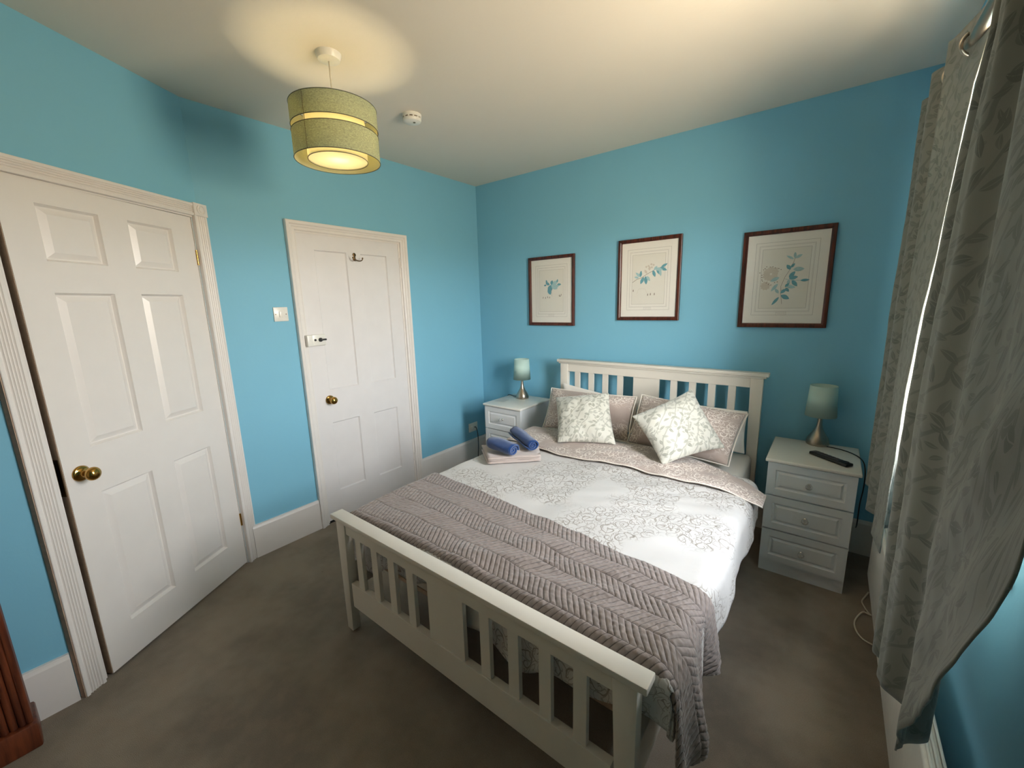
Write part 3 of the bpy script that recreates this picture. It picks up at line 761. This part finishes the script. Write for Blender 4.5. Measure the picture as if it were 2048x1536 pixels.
# ------------------------------------------------------------------ nightstands
def nightstand(label, x0, y0, hs, group):
    """x0,y0 = front left corner of the top"""
    W_, D_ = .3975, .440; z = lambda v: v*hs
    root = thing('nightstand', label, 'nightstand', (x0+W_/2, y0+D_/2, 0), group)
    bm = B(); box(bm, x0, x0+W_, y0, y0+D_, z(.645), z(.663), .0055, 3); mk('top', bm, M_CABTOP, root, auto=40)
    bx0, bx1, by0 = x0+.012, x0+W_-.012, y0+.030
    bm = B(); box(bm, bx0, bx1, by0, y0+D_-.004, z(.066), z(.645), .001); mk('body', bm, M_CAB, root)
    bm = B(); box(bm, bx0, bx1, by0-.004, y0+D_-.02, 0, z(.070), .001); mk('plinth', bm, M_CAB, root)
    MN = frame_mat((x0+W_, y0+.012, 0), (-1, 0, 0), (0, -1, 0))
    for k in range(3):
        za, zb = z([.075, .265, .461][k]), z([.2575, .4535, .641][k])
        bm = B(); s0, s1 = .013, W_-.013
        panel_slab(bm, s0, s1, za, zb, .018, [(s0+.038, s1-.038, za+.036*hs, zb-.038*hs)], [(0, 0), (.004, -.005), (.008, -.0075), (.012, -.0075), (.021, -.0008), (.022, -.0005)], MN)
        bmesh.ops.remove_doubles(bm, verts=bm.verts, dist=1e-5); bmesh.ops.recalc_face_normals(bm, faces=bm.faces); bm.normal_update()
        es = [e for e in bm.edges if abs(e.verts[0].co.y-(y0+.012)) < 1e-5 and abs(e.verts[1].co.y-(y0+.012)) < 1e-5 and len(e.link_faces) == 2 and abs(e.link_faces[0].normal.dot(e.link_faces[1].normal)) < .2]
        bmesh.ops.bevel(bm, geom=es, offset=.005, segments=3, profile=.5, affect='EDGES')
        dr = mk('drawer', bm, M_CAB, root)
        P = Vector((x0+W_/2, y0+.012, (za+zb)/2))
        bm = B(); lathe(bm, [(0, 0), (.011, 0), (.010, .003), (.0055, .006), (.0055, .012), (0, .013)], 20, Matrix.Translation(P) @ Matrix.Rotation(pi/2, 4, 'X')); kn = mk('knob', bm, M_CHROME, dr, auto=40)
        bm = B(); lathe(bm, [(0, .010), (.009, .012), (.0155, .020), (.0165, .026), (.012, .034), (.006, .037), (0, .037)], 8, Matrix.Translation(P) @ Matrix.Rotation(pi/2, 4, 'X') @ Matrix.Rotation(.3, 4, 'Z')); mk('crystal', bm, M_CRYSTAL, dr)
    return root
GN = 'matching white three-drawer nightstands'
nightstand('white three-drawer nightstand to the right of the bed holding the remote', 2.4787, -.5235, 1.0, GN)
nightstand('white three-drawer nightstand in the far corner left of the bed', .424, -.487, .69/.663, GN)

def table_lamp(label, x, y, z, group, cordpts):
    root = thing('table_lamp', label, 'lamp', (x, y, z), group)
    T = Matrix.Translation((x, y, z))
    bm = B(); lathe(bm, [(0, 0), (.052, 0), (.055, .004), (.0555, .010), (.054, .022), (.048, .040), (.038, .058), (.027, .076), (.019, .094), (.014, .115), (.0115, .140), (.011, .176), (.0, .176)], 40, T); mk('base', bm, M_STEEL, root, auto=50)
    bm = B(); lathe(bm, [(.0745, .170), (.0747, .1695), (.0640, .345), (.0625, .345), (.0730, .170), (.0745, .170)], 48, T); mk('lamp_shade', bm, M_TSHADE, root, smooth=True)
    bm = B(); lathe(bm, [(.0, .176), (.013, .176), (.013, .215), (.0, .215)], 20, T)
    for k in range(3):
        a = k*2*pi/3; tube(bm, [(x+.012*cos(a), y+.012*sin(a), z+.190), (x+.0725*cos(a), y+.0725*sin(a), z+.176)], .0012, 6)
    sp = mk('lamp_holder', bm, M_PLASTIC, root, merge=False)
    bm = B(); lathe(bm, [(0, .212), (.011, .216), (.016, .232), (.0225, .255), (.020, .276), (.010, .288), (0, .290)], 24, T); mk('bulb', bm, M_PLASTIC, root, smooth=True)
    bm = B(); tube(bm, catmull(cordpts, 8), .0028, 8); mk('cord', bm, M_CORD, root, smooth=True)
    return root
GL = 'matching small bedside lamps'
table_lamp('steel table lamp with aqua shade on the right nightstand by the remote', 2.688, -.118, .663, GL,
    [(2.733, -.150, .6665), (2.79, -.165, .6662), (2.84, -.205, .6662), (2.872, -.27, .667), (2.888, -.34, .660), (2.893, -.40, .62), (2.892, -.42, .55), (2.892, -.36, .45), (2.90, -.26, .30), (2.91, -.1, .20)])
table_lamp('steel table lamp with aqua shade on the far left nightstand', .601, -.160, .690, GL,
    [(.552, -.155, .6935), (.50, -.14, .6932), (.46, -.13, .6932), (.43, -.125, .694), (.412, -.125, .688), (.400, -.125, .66), (.395, -.12, .58), (.392, -.11, .45), (.40, -.03, .34)])

# remote
rm = thing('remote_control', 'black remote control on top of the right nightstand', 'remote control', (2.75, -.39, .664))
ax = Vector((2.828, -.442, 0))-Vector((2.671, -.312, 0)); Lr = ax.length; ang = atan2(ax.y, ax.x)
T = Matrix.Translation((2.750, -.378, .6645)) @ Matrix.Rotation(ang, 4, 'Z')
bm = B(); box(bm, -Lr/2, Lr/2, -.023, .023, 0, .016, .005, 3, M=T); mk('case', bm, M_BLACK, rm, auto=40)
bm = B(); box(bm, -Lr/2+.012, Lr/2-.05, -.017, .017, .016, .0172, .0005, 1, M=T)
for i in range(6):
    for j in range(3): box(bm, -Lr/2+.022+i*.021, -Lr/2+.034+i*.021, -.0135+j*.0105, -.006+j*.0105, .0168, .0188, .0008, 1, M=T)
mk('keys', bm, m_simple('remote_grey_keys', srgb(70, 66, 72), .4, bump=0), rm)
bm = B(); lathe(bm, [(.0, .016), (.018, .016), (.018, .0185), (.014, .0195), (.010, .0185), (0, .0185)], 28, T @ Matrix.Translation((Lr/2-.026, 0, 0))); mk('navigation_pad', bm, M_BLACK, rm, auto=40)

# note / coaster on left nightstand
bm = B(); box(bm, -.045, .045, -.045, .045, 0, .002, .0006, 1, M=Matrix.Translation((.505, -.33, .6903)) @ Matrix.Rotation(.15, 4, 'Z'))
tag(mk('coaster', bm, m_simple('grey_coaster', srgb(186, 186, 182), .5, bump=0)), 'flat square grey coaster on the far left nightstand', 'coaster')

# ------------------------------------------------------------------ switch, socket
sw = thing('light_switch', 'white single light switch on the blue wall left of the four-panel door', 'light switch', (0, -1.829, 1.477))
bm = B(); box(bm, 0, .008, -1.871, -1.787, 1.434, 1.520, .003); mk('plate', bm, M_PLASTIC, sw, auto=40)
bm = B(); box(bm, .007, .0125, -1.840, -1.818, 1.459, 1.495, .002); mk('rocker', bm, M_PLASTIC, sw, auto=40)
for y in (-1.860, -1.799):
    bm = B(); lathe(bm, [(0, .008), (.0032, .008), (.0028, .0092), (0, .0092)], 12, Matrix.Translation((0, y, 1.477)) @ Matrix.Rotation(pi/2, 4, 'Y')); mk('screw', bm, M_DARKM, sw)
so = thing('wall_socket', 'white wall socket above the skirting in the far corner', 'socket', (0, -.18, .33))
bm = B(); box(bm, 0, .009, -.236, -.118, .287, .373, .003); mk('plate', bm, M_PLASTIC, so, auto=40)
bm = B(); box(bm, .009, .0095, -.165, -.135, .322, .345); mk('rocker', bm, M_PLASTIC, so)
pg = thing('power_plug', 'black flex plugged into the corner wall socket, running down behind the nightstand', 'plug', (.02, -.18, .33))
bm = B(); box(bm, .0096, .030, -.215, -.185, .312, .350, .005); mk('plug_body', bm, M_PLASTIC, pg, auto=40)
bm = B(); tube(bm, catmull([(.030, -.185, .335), (.075, -.21, .345), (.14, -.26, .31), (.20, -.32, .23), (.235, -.37, .12), (.25, -.40, .03), (.33, -.42, .006), (.40, -.3, .006)], 8), .0042, 8); mk('flex', bm, M_CORD, pg, smooth=True)

# ------------------------------------------------------------------ ceiling pendant and smoke alarm
PX, PY = .892, -1.880
pd = thing('pendant_light', 'drum pendant lamp in sage green linen hanging from the ceiling', 'pendant light', (PX, PY, H))
T = Matrix.Translation((PX, PY, 0))
bm = B(); lathe(bm, [(0, H-.028), (.030, H-.028), (.044, H-.024), (.050, H-.012), (.052, H), (0, H)], 36, T); mk('ceiling_rose', bm, M_PLASTIC, pd, auto=40)
ZB, ZTp = 2.140, 2.352
bm = B(); tube(bm, [(PX, PY, H-.026), (PX, PY, 2.315)], .003, 8); mk('flex', bm, M_WCORD, pd, smooth=True)
bm = B(); lathe(bm, [(0, 2.32), (.010, 2.318), (.019, 2.305), (.019, 2.265), (.0, 2.265)], 20, T); mk('lamp_holder', bm, M_PLASTIC, pd, auto=40)
RS = .1765
def cyl(z0, z1, r, th=.0012): return [(r, z0), (r, z1), (r-th, z1), (r-th, z0), (r, z0)]
for z0, z1 in ((ZB, 2.244), (2.267, ZTp)):
    bm = B(); lathe(bm, cyl(z0, z1, RS), 72, T); sh = mk('lamp_shade', bm, M_PSHADE, pd, auto=60)
    bm = B(); lathe(bm, cyl(z0+.001, z1-.001, RS-.0016, .0006), 72, T); mk('lining', bm, M_PIN, sh, auto=60)
    for zz in (z0, z1):
        bm = B(); tube(bm, [(PX+RS*cos(2*pi*k/72), PY+RS*sin(2*pi*k/72), zz) for k in range(72)], .0016, 6, close=True); mk('rim', bm, M_TRIMDK, sh, smooth=True)
bm = B(); lathe(bm, cyl(ZB+.002, ZTp-.003, .123, .001), 64, T); ins = mk('inner_shade', bm, M_PIN, pd, auto=60)
bm = B(); lathe(bm, [(.0, ZB+.006), (.1215, ZB+.006), (.1215, ZB+.0075), (0, ZB+.0075)], 64, T); df = mk('diffuser', bm, m_shade_fabric('opal_diffuser', srgb(252, 248, 235), .75, weave=False), pd)
bm = B(); tube(bm, [(PX+.123*cos(2*pi*k/64), PY+.123*sin(2*pi*k/64), ZB+.002) for k in range(64)], .0014, 6, close=True); mk('rim', bm, M_TRIMDK, ins, smooth=True)
bm = B()
for k in range(3):
    a = k*2*pi/3+.5; tube(bm, [(PX+.015*cos(a), PY+.015*sin(a), 2.285), (PX+(RS-.002)*cos(a), PY+(RS-.002)*sin(a), ZTp-.004)], .0014, 6)
    a += .35; tube(bm, [(PX+(RS-.001)*cos(a), PY+(RS-.001)*sin(a), ZB), (PX+(RS-.001)*cos(a), PY+(RS-.001)*sin(a), ZTp)], .0012, 6)
mk('wire_frame', bm, M_DARKM, pd, merge=False)
t = NT('lit_bulb'); t.base((1, .9, .7, 1), .4); t.b.inputs['Emission Color'].default_value = (1.0, .78, .42, 1); t.b.inputs['Emission Strength'].default_value = 60
bm = B(); lathe(bm, [(0, 2.268), (.013, 2.266), (.018, 2.250), (.030, 2.225), (.031, 2.205), (.022, 2.188), (.010, 2.181), (0, 2.180)], 28, T); mk('bulb', bm, t.m, pd, smooth=True)
# the bulb's own light
pl = bpy.data.lights.new('bulb_light', 'POINT'); pl.energy = 105; pl.color = (1.0, .87, .62); pl.shadow_soft_size = .03
lo = bpy.data.objects.new('bulb_light', pl); C.objects.link(lo); lo.location = (0, 0, 2.222-H); lo.parent = pd
pl.use_shadow = True

sa = thing('smoke_alarm', 'round white smoke alarm on the ceiling beside the pendant light', 'smoke alarm', (.712, -1.288, H))
T = Matrix.Translation((.703, -1.288, H)) @ Matrix.Rotation(pi, 4, 'X')
bm = B(); lathe(bm, [(0, 0), (.054, 0), (.054, .014), (.052, .016), (0, .016)], 40, T); mk('base', bm, M_PLASTIC, sa, auto=40)
bm = B(); lathe(bm, [(0, .016), (.046, .016), (.046, .022), (0, .022)], 40, T); mk('vent_band', bm, M_DARKM, sa, auto=40)
bm = B(); lathe(bm, [(.0, .022), (.051, .022), (.052, .026), (.047, .036), (.030, .042), (.0, .043)], 40, T)
for k in range(12):
    a = 2*pi*k/12; box(bm, .047, .052, -.004, .004, .015, .024, M=T @ Matrix.Rotation(a, 4, 'Z'))
mk('cover', bm, M_PLASTIC, sa, auto=40, merge=False)
bm = B(); lathe(bm, [(0, .042), (.007, .042), (.007, .0445), (0, .0445)], 20, T @ Matrix.Translation((.018, .0, 0))); mk('test_button', bm, M_TRIMDK, sa)

# ------------------------------------------------------------------ framed botanical prints
def leafpoly(bm, p, ang, L, W, y, mi, bend=0.):
    pts = []; n = 6
    for k in range(n+1):
        t = k/n; pts.append((L*t, W*sin(pi*t)**.8*(1-.2*t)+bend*t*t*L))
    for k in range(n-1, 0, -1):
        t = k/n; pts.append((L*t, -W*sin(pi*t)**.8*(1-.2*t)+bend*t*t*L))
    vs = [bm.verts.new((p[0]+a*cos(ang)-b*sin(ang), y, p[1]+a*sin(ang)+b*cos(ang))) for a, b in pts]
    f = bm.faces.new(vs); f.material_index = mi
def strokepoly(bm, pts, w, y, mi):
    P = [Vector((a, b)) for a, b in pts]; prev = None
    for i, p in enumerate(P):
        t = (P[min(i+1, len(P)-1)]-P[max(i-1, 0)]).normalized(); n = Vector((-t.y, t.x))*w/2
        cur = (bm.verts.new((p.x+n.x, y, p.y+n.y)), bm.verts.new((p.x-n.x, y, p.y-n.y)))
        if prev: f = bm.faces.new((prev[0], cur[0], cur[1], prev[1])); f.material_index = mi
        prev = cur
def disc(bm, p, r, y, mi, n=10):
    f = bm.faces.new([bm.verts.new((p[0]+r*cos(2*pi*k/n), y, p[1]+r*sin(2*pi*k/n))) for k in range(n)]); f.material_index = mi
def rectline(bm, x0, x1, z0, z1, w, y, mi):
    for a, b, c, d in ((x0, x1, z0, z0+w), (x0, x1, z1-w, z1), (x0, x0+w, z0, z1), (x1-w, x1, z0, z1)):
        f = bm.faces.new([bm.verts.new(q) for q in ((a, y, c), (b, y, c), (b, y, d), (a, y, d))]); f.material_index = mi
def picture(label, x0, x1, z0, z1, kind):
    root = thing('framed_print', label, 'framed picture', ((x0+x1)/2, 0, (z0+z1)/2), 'framed botanical prints above the bed')
    fw = .0255; bm = B()
    prof = [(0, -.002), (0, -.020), (.004, -.0225), (.016, -.0225), (.022, -.018), (fw, -.012), (fw, -.002)]
    rows = []
    for ins, y in prof: rows.append([bm.verts.new(p) for p in ((x0+ins, y, z0+ins), (x1-ins, y, z0+ins), (x1-ins, y, z1-ins), (x0+ins, y, z1-ins))])
    for a, b in zip(rows, rows[1:]+rows[:1]):
        for i in range(4): j = (i+1) % 4; bm.faces.new((a[i], a[j], b[j], b[i]))
    mk('frame', bm, M_MAHOG, root)
    y0 = -.008; bm = B()
    def rect(a, b, c, d, y, mi): f = bm.faces.new([bm.verts.new(q) for q in ((a, y, c), (b, y, c), (b, y, d), (a, y, d))]); f.material_index = mi
    ax0, ax1, az0, az1 = x0+fw, x1-fw, z0+fw, z1-fw
    rect(ax0-.003, ax1+.003, az0-.003, az1+.003, y0, 0)
    r = [(.044, .048, .046), (.062, .068, .064), (.066, .072, .068), (.080, .088, .084)]
    for i, (a, b, c) in enumerate(r): rectline(bm, ax0+a, ax1-a, az0+b, az1-c, .0014 if i in (0, 3) else .0009, y0-.0005, 2)
    a, b, c = r[3]; rect(ax0+a, ax1-a, az0+b, az1-c, y0-.0003, 1)
    # cartouche with an illegible flourish
    cx = (ax0+ax1)/2; zc = az0+.058
    rectline(bm, cx-.026, cx+.026, zc-.009, zc+.009, .0009, y0-.0006, 2)
    strokepoly(bm, [(cx-.022+k*.0022, zc+.004*sin(k*1.7)) for k in range(21)], .0008, y0-.0006, 2)
    W_, H_ = ax1-ax0, az1-az0
    Q = lambda u, v: (ax0+u*W_, az0+v*H_)
    yl = y0-.0007; rnd = random.Random(len(label))
    if kind == 0:
        c = Q(.50, .60)
        for dx, dz, ang, L, Wd, mi in ((0, 0, -1.9, .050, .020, 3), (.0, .0, -.5, .055, .018, 4), (-.01, .0, 2.7, .035, .010, 3), (0, 0, 1.2, .030, .012, 3), (.01, 0, .5, .045, .014, 4), (-.03, .01, 1.9, .024, .007, 3), (-.035, .0, 3.3, .020, .006, 3), (.045, .012, 1.4, .022, .006, 3), (.045, .0, .0, .030, .008, 3), (-.02, -.02, -1.2, .045, .016, 3), (.02, -.015, .2, .04, .012, 4)):
            leafpoly(bm, (c[0]+dx*1.3, c[1]+dz*1.3), ang, L*1.3, Wd*1.3, yl, mi); yl -= .00005
        strokepoly(bm, [Q(.50, .56), Q(.515, .48), Q(.52, .42)], .0012, yl, 5)
        for u, v in ((.29, .405), (.36, .40), (.42, .41), (.46, .405), (.70, .43), (.74, .44)):
            leafpoly(bm, Q(u, v-.02), 1.4+rnd.uniform(-.3, .4), .018, .003, yl, 5)
        leafpoly(bm, Q(.72, .41), 2.5, .015, .003, yl, 5); leafpoly(bm, Q(.72, .41), .7, .015, .003, yl, 5)
    elif kind == 1:
        strokepoly(bm, [Q(.21, .47), Q(.29, .51), Q(.38, .53), Q(.48, .575), Q(.60, .62), (Q(.74, .66))], .0028, yl, 5); yl -= .00005
        for (u, v), ang, L, Wd, mi in (((.42, .54), -2.0, .055, .013, 3), ((.45, .55), -1.45, .060, .014, 3), ((.47, .55), -.95, .045, .011, 4), ((.36, .54), 2.4, .050, .010, 4), ((.36, .54), 1.5, .045, .010, 3), ((.33, .53), 2.9, .035, .008, 4), ((.58, .62), -1.2, .05, .012, 3), ((.64, .64), -.9, .060, .013, 3), ((.70, .65), -.4, .055, .012, 3), ((.72, .65), .5, .050, .010, 3), ((.62, .64), -.2, .055, .013, 4), ((.60, .62), .9, .035, .010, 4), ((.70, .64), -1.4, .055, .010, 4), ((.48, .58), 2.2, .035, .009, 6), ((.52, .62), 1.6, .030, .010, 6)):
            leafpoly(bm, Q(u, v), ang, L, Wd, yl, mi); yl -= .00004
        for u, v in ((.50, .68), (.55, .70), (.59, .69), (.56, .66), (.46, .67)): disc(bm, Q(u, v), .007, yl, 6)
        strokepoly(bm, [Q(.30, .31), Q(.33, .38), Q(.40, .385)], .0016, yl, 6); strokepoly(bm, [Q(.40, .38), Q(.45, .38), Q(.49, .32)], .0016, yl, 6)
        for u, v in ((.23, .34), (.50, .28), (.55, .285), (.62, .285)): leafpoly(bm, Q(u, v), 1.5, .020, .0035, yl, 5)
    else:
        strokepoly(bm, [Q(.50, .22), Q(.48, .32), Q(.47, .42), Q(.51, .52), Q(.55, .58), Q(.60, .68), Q(.62, .76)], .0018, yl, 5); yl -= .00005
        strokepoly(bm, [Q(.51, .50), Q(.60, .48), Q(.76, .475)], .0014, yl, 3)
        for k in range(16):
            a = k/16*2*pi; rr = .75+.3*rnd.random(); leafpoly(bm, Q(.33+.012*cos(a), .56+.012*sin(a)), a, .042*rr, .013, yl, 6); yl -= .00002
        for k in range(10):
            a = k/10*2*pi; leafpoly(bm, Q(.27, .43), a, .028, .010, yl, 6); yl -= .00002
        for k in range(18):
            a = .6+k*.28; disc(bm, (Q(.33, .55)[0]+.055*cos(a)*rnd.uniform(.8, 1.15), Q(.33, .55)[1]+.055*sin(a)*rnd.uniform(.8, 1.1)), .0028, yl, 5, 7)
        for (u, v), ang, L, Wd, mi in (((.46, .30), -2.2, .060, .009, 3), ((.48, .32), -.5, .050, .014, 3), ((.47, .34), .7, .040, .010, 3), ((.45, .34), 2.2, .035, .009, 4), ((.43, .45), -2.2, .055, .010, 4), ((.44, .52), 3.6, .05, .012, 4), ((.56, .51), .9, .045, .012, 3), ((.56, .50), .2, .045, .012, 3), ((.60, .48), -.9, .045, .012, 3), ((.56, .49), -1.6, .03, .009, 4), ((.70, .475), .05, .045, .008, 3), ((.53, .42), -.2, .050, .011, 4), ((.52, .41), .8, .030, .008, 3), ((.53, .40), -.9, .03, .009, 3), ((.57, .60), 2.2, .035, .011, 3), ((.60, .60), 0, .055, .014, 4), ((.57, .62), .9, .03, .008, 3), ((.61, .72), .5, .040, .009, 4), ((.61, .72), 1.6, .035, .008, 4), ((.60, .71), 2.6, .045, .007, 4)):
            leafpoly(bm, Q(u, v), ang, L, Wd, yl, mi); yl -= .00003
    mk('print', bm, [M_PAPER, M_PAPER2, M_INK, M_LEAFT, M_LEAFL, M_STEM, M_FLOW], root, merge=False)
    bm = B(); box(bm, ax0-.002, ax1+.002, -.0135, -.0125, az0-.002, az1+.002); mk('glazing', bm, M_GLASS, root)
    return root
picture('framed print of a small heart-shaped leafy sprig, furthest left of three', .5863, 1.0319, 1.3168, 1.8820, 0)
picture('framed print of a slanting teal leafy branch, middle of three above headboard', 1.3989, 1.8465, 1.3635, 1.9342, 1)
picture('framed print of a tall pale rose spray, furthest right near the curtains', 2.2109, 2.6631, 1.3233, 1.8944, 2)

# ------------------------------------------------------------------ curtains, rod, heater
def spline_x(keys, y):
    # keys sorted by descending y (far to near): smooth interpolation
    for (ya, xa), (yb, xb) in zip(keys, keys[1:]):
        if ya >= y >= yb:
            t = (ya-y)/(ya-yb); t = t*t*(3-2*t); return xa+(xb-xa)*t
    return keys[0][1] if y > keys[0][0] else keys[-1][1]
def curtain(name, label, keys, ztop, hem, nu=240, nv=90, disp=None, uvw=1.9, group=None):
    root = thing(name, label, 'curtain', (2.92, (keys[0][0]+keys[-1][0])/2, ztop), group)
    y0, y1 = keys[0][0], keys[-1][0]
    # arc length for uv
    ys = [y0+(y1-y0)*k/nu for k in range(nu+1)]; arc = [0]
    for k in range(nu): arc.append(arc[-1]+hypot(ys[k+1]-ys[k], spline_x(keys, ys[k+1])-spline_x(keys, ys[k])))
    def P(u, v):
        k = round(u*nu); y = ys[k]; h = hem(y); z = h+(ztop-h)*v
        x = spline_x(keys, y)
        x += .004*noise.noise(Vector((y*9, z*2.4, 3)))+.0016*noise.noise(Vector((y*40, z*14, 5)))
        if disp: x, y, z = disp(x, y, z)
        return Vector((x, y, z))
    bm = B(); grid(bm, nu, nv, P, lambda u, v: (arc[round(u*nu)]*1.0, v*(ztop-.58)))
    o = mk('drape', bm, M_CURTAIN, root, smooth=True, merge=False)
    md = o.modifiers.new('thick', 'SOLIDIFY'); md.thickness = .003; md.offset = 0
    return root
XR, ZR = 2.925, 2.190
farK = [(-.42, 2.955), (-.50, 2.90), (-.56, 2.885), (-.66, 2.945), (-.76, 2.905), (-.82, 2.878), (-.93, 2.950), (-1.02, 2.892), (-1.045, 2.885), (-1.10, 2.925), (-1.17, 2.958), (-1.21, 2.950)]
def far_disp(x, y, z):
    if y < -1.045:
        t = (-1.045-y)/.165; k = min(1, max(0, (z-1.2)/.9)); Xe = 2.897+.043*k
        Ye = -1.09-.12*min(1, max(0, (z-.25)/.4))+.04*min(1, max(0, (z-1.25)/.2))-.02*sin((z-1.5)*3)+.05*min(1, max(0, (z-1.6)/.3))-.14*min(1, max(0, (z-2.08)/.14))
        x = 2.885+(Xe-2.885)*t**.7+(x-spline_x(farK, y)); y = -1.045+(Ye+1.045)*t
    return x, y, z
fc = curtain('curtain', 'grey leaf patterned eyelet curtain at the far end, beside the nightstand', farK, 2.245, lambda y: .62+.10*max(0, (y+.75)/.33)*.3, disp=far_disp)
nearK = [(-1.645, 2.905), (-1.685, 2.862), (-1.715, 2.858), (-1.745, 2.885), (-1.785, 2.862), (-1.81, 2.866), (-1.85, 2.905), (-1.90, 2.935), (-1.945, 2.892), (-1.965, 2.880), (-2.03, 2.868), (-2.12, 2.882), (-2.20, 2.876), (-2.30, 2.884), (-2.40, 2.870), (-2.52, 2.905), (-2.62, 2.885)]
def near_hem(y):
    if y > -1.97: return .58
    d = -1.97-y
    return .60+(d*1.35 if d < .23 else .31+(d-.23)*2.6 if d < .5 else 1.01)
def near_disp(x, y, z):
    if y > -1.92:
        T_ = [(.5, .03), (.9, .09), (1.2, .13), (1.4, .12), (1.6, .05), (1.8, 0), (1.95, -.09), (2.3, -.10)]
        for (a, g0), (b, g1) in zip(T_, T_[1:]):
            if a <= z <= b: q = (z-a)/(b-a); y += (g0+(g1-g0)*q)*min(1, (y+1.92)/.22); break
    # diagonal pulls running up towards the tie on the near side
    if y < -2.0:
        k = min(1, (-2.0-y)/.12)
        for c, a, wd in ((1.02, .020, .045), (.66, .016, .05), (.84, .007, .03)):
            d = (z-(c+(-1.99-y)*1.25))/1.6
            x -= a*k*math.exp(-(d/wd)**2)*(1 if z < 1.75 else 0)
    return x, y, z
nc = curtain('curtain', 'grey leaf patterned curtain nearest the viewer with its lower corner pulled up', nearK, 2.245, near_hem, disp=near_disp)
# eyelets
def eyelet(root, y, x, yaw):
    M = Matrix.Translation((x, y, ZR)) @ Matrix.Rotation(yaw, 4, 'Z') @ Matrix.Rotation(pi/2, 4, 'X')
    bm = B(); R, r = .030, .005
    lathe(bm, [(R+r*cos(2*pi*k/10), r*.7*sin(2*pi*k/10)) for k in range(11)], 32, M); mk('eyelet', bm, M_STEEL, root, smooth=True)
for y in (-.51, -.66, -.79, -.93): eyelet(fc, y, XR, 0)
eyelet(fc, -1.135, XR+.003, .35)
for y in (-1.74, -1.87, -2.08, -2.25, -2.46): eyelet(nc, y, XR-.02, 0)
rod = thing('curtain_rod', 'steel curtain rod running close under the ceiling over the window', 'curtain rod', (XR, -1.4, ZR))
bm = B(); lathe(bm, [(0, 0), (.0155, 0), (.0155, 2.45), (0, 2.45)], 24, Matrix.Translation((XR, -2.75, ZR)) @ Matrix.Rotation(-pi/2, 4, 'X')); mk('pole', bm, M_STEEL, rod, auto=40)
for y in (-2.77, -.29):
    bm = B(); lathe(bm, [(0, -.02), (.016, -.018), (.019, 0), (.016, .018), (0, .02)], 24, Matrix.Translation((XR, y, ZR)) @ Matrix.Rotation(-pi/2, 4, 'X')); mk('finial', bm, M_STEEL, rod, smooth=True)
for y in (-2.72, -.36):
    bm = B(); box(bm, XR-.01, 3.019, y-.006, y+.006, ZR-.018, ZR-.008, .001); mk('bracket', bm, M_STEEL, rod)
# heater
ht = thing('panel_heater', 'white panel heater on the wall below the window curtains', 'heater', (2.95, -1.4, .2))
bm = B(); box(bm, 2.935, 2.975, -2.20, -.60, .205, .525, .012, 3)
body = mk('body', bm, M_HEATER, ht, auto=40)
bm = B()
for k in range(3): box(bm, 2.942+k*.011, 2.947+k*.011, -2.18, -.63, .5255, .533, .001, 1)
mk('top_grille', bm, M_HEATER, ht, merge=False)
for y in (-.85, -1.95):
    bm = B(); box(bm, 2.975, 3.019, y-.02, y+.02, .25, .48); mk('bracket', bm, M_HEATER, ht)
fx = B(); tube(fx, catmull([(2.968, -.45, .03), (2.955, -.466, .006), (2.942, -.515, .006), (2.950, -.557, .006), (2.962, -.592, .006), (2.970, -.615, .010), (2.945, -.612, .014), (2.927, -.638, .009), (2.908, -.705, .006), (2.913, -.768, .006), (2.933, -.808, .006), (2.966, -.825, .006)], 8), .0035, 8)
tag(mk('power_cable', fx, M_WCORD, smooth=True), 'white cable looped on the carpet below the heater', 'cable')

# ------------------------------------------------------------------ pine cupboard at the left edge
cb = thing('pine_cupboard', 'reddish pine cupboard corner with moulded post at the left edge', 'cupboard', (.55, -3.3, 0))
bm = B(); box(bm, .4725, .575, -3.56, -3.10, .10, 1.80, .003); mk('carcass', bm, M_PINE, cb, auto=40)
bm = B()
for x in (.535, .553, .571, .589): lathe(bm, [(0, .102), (.0095, .102), (.0095, 1.80), (0, 1.80)], 14, Matrix.Translation((x, -3.099, 0)))
for y in (-3.115, -3.135, -3.155): lathe(bm, [(0, .102), (.0095, .102), (.0095, 1.80), (0, 1.80)], 14, Matrix.Translation((.588, y, 0)))
box(bm, .574, .588, -3.16, -3.10, .102, 1.8); mk('moulded_post', bm, M_PINE, cb, auto=40, merge=False)
bm = B(); box(bm, .4725, .612, -3.56, -3.082, .0, .10, .008); mk('plinth', bm, M_PINE, cb, auto=40)
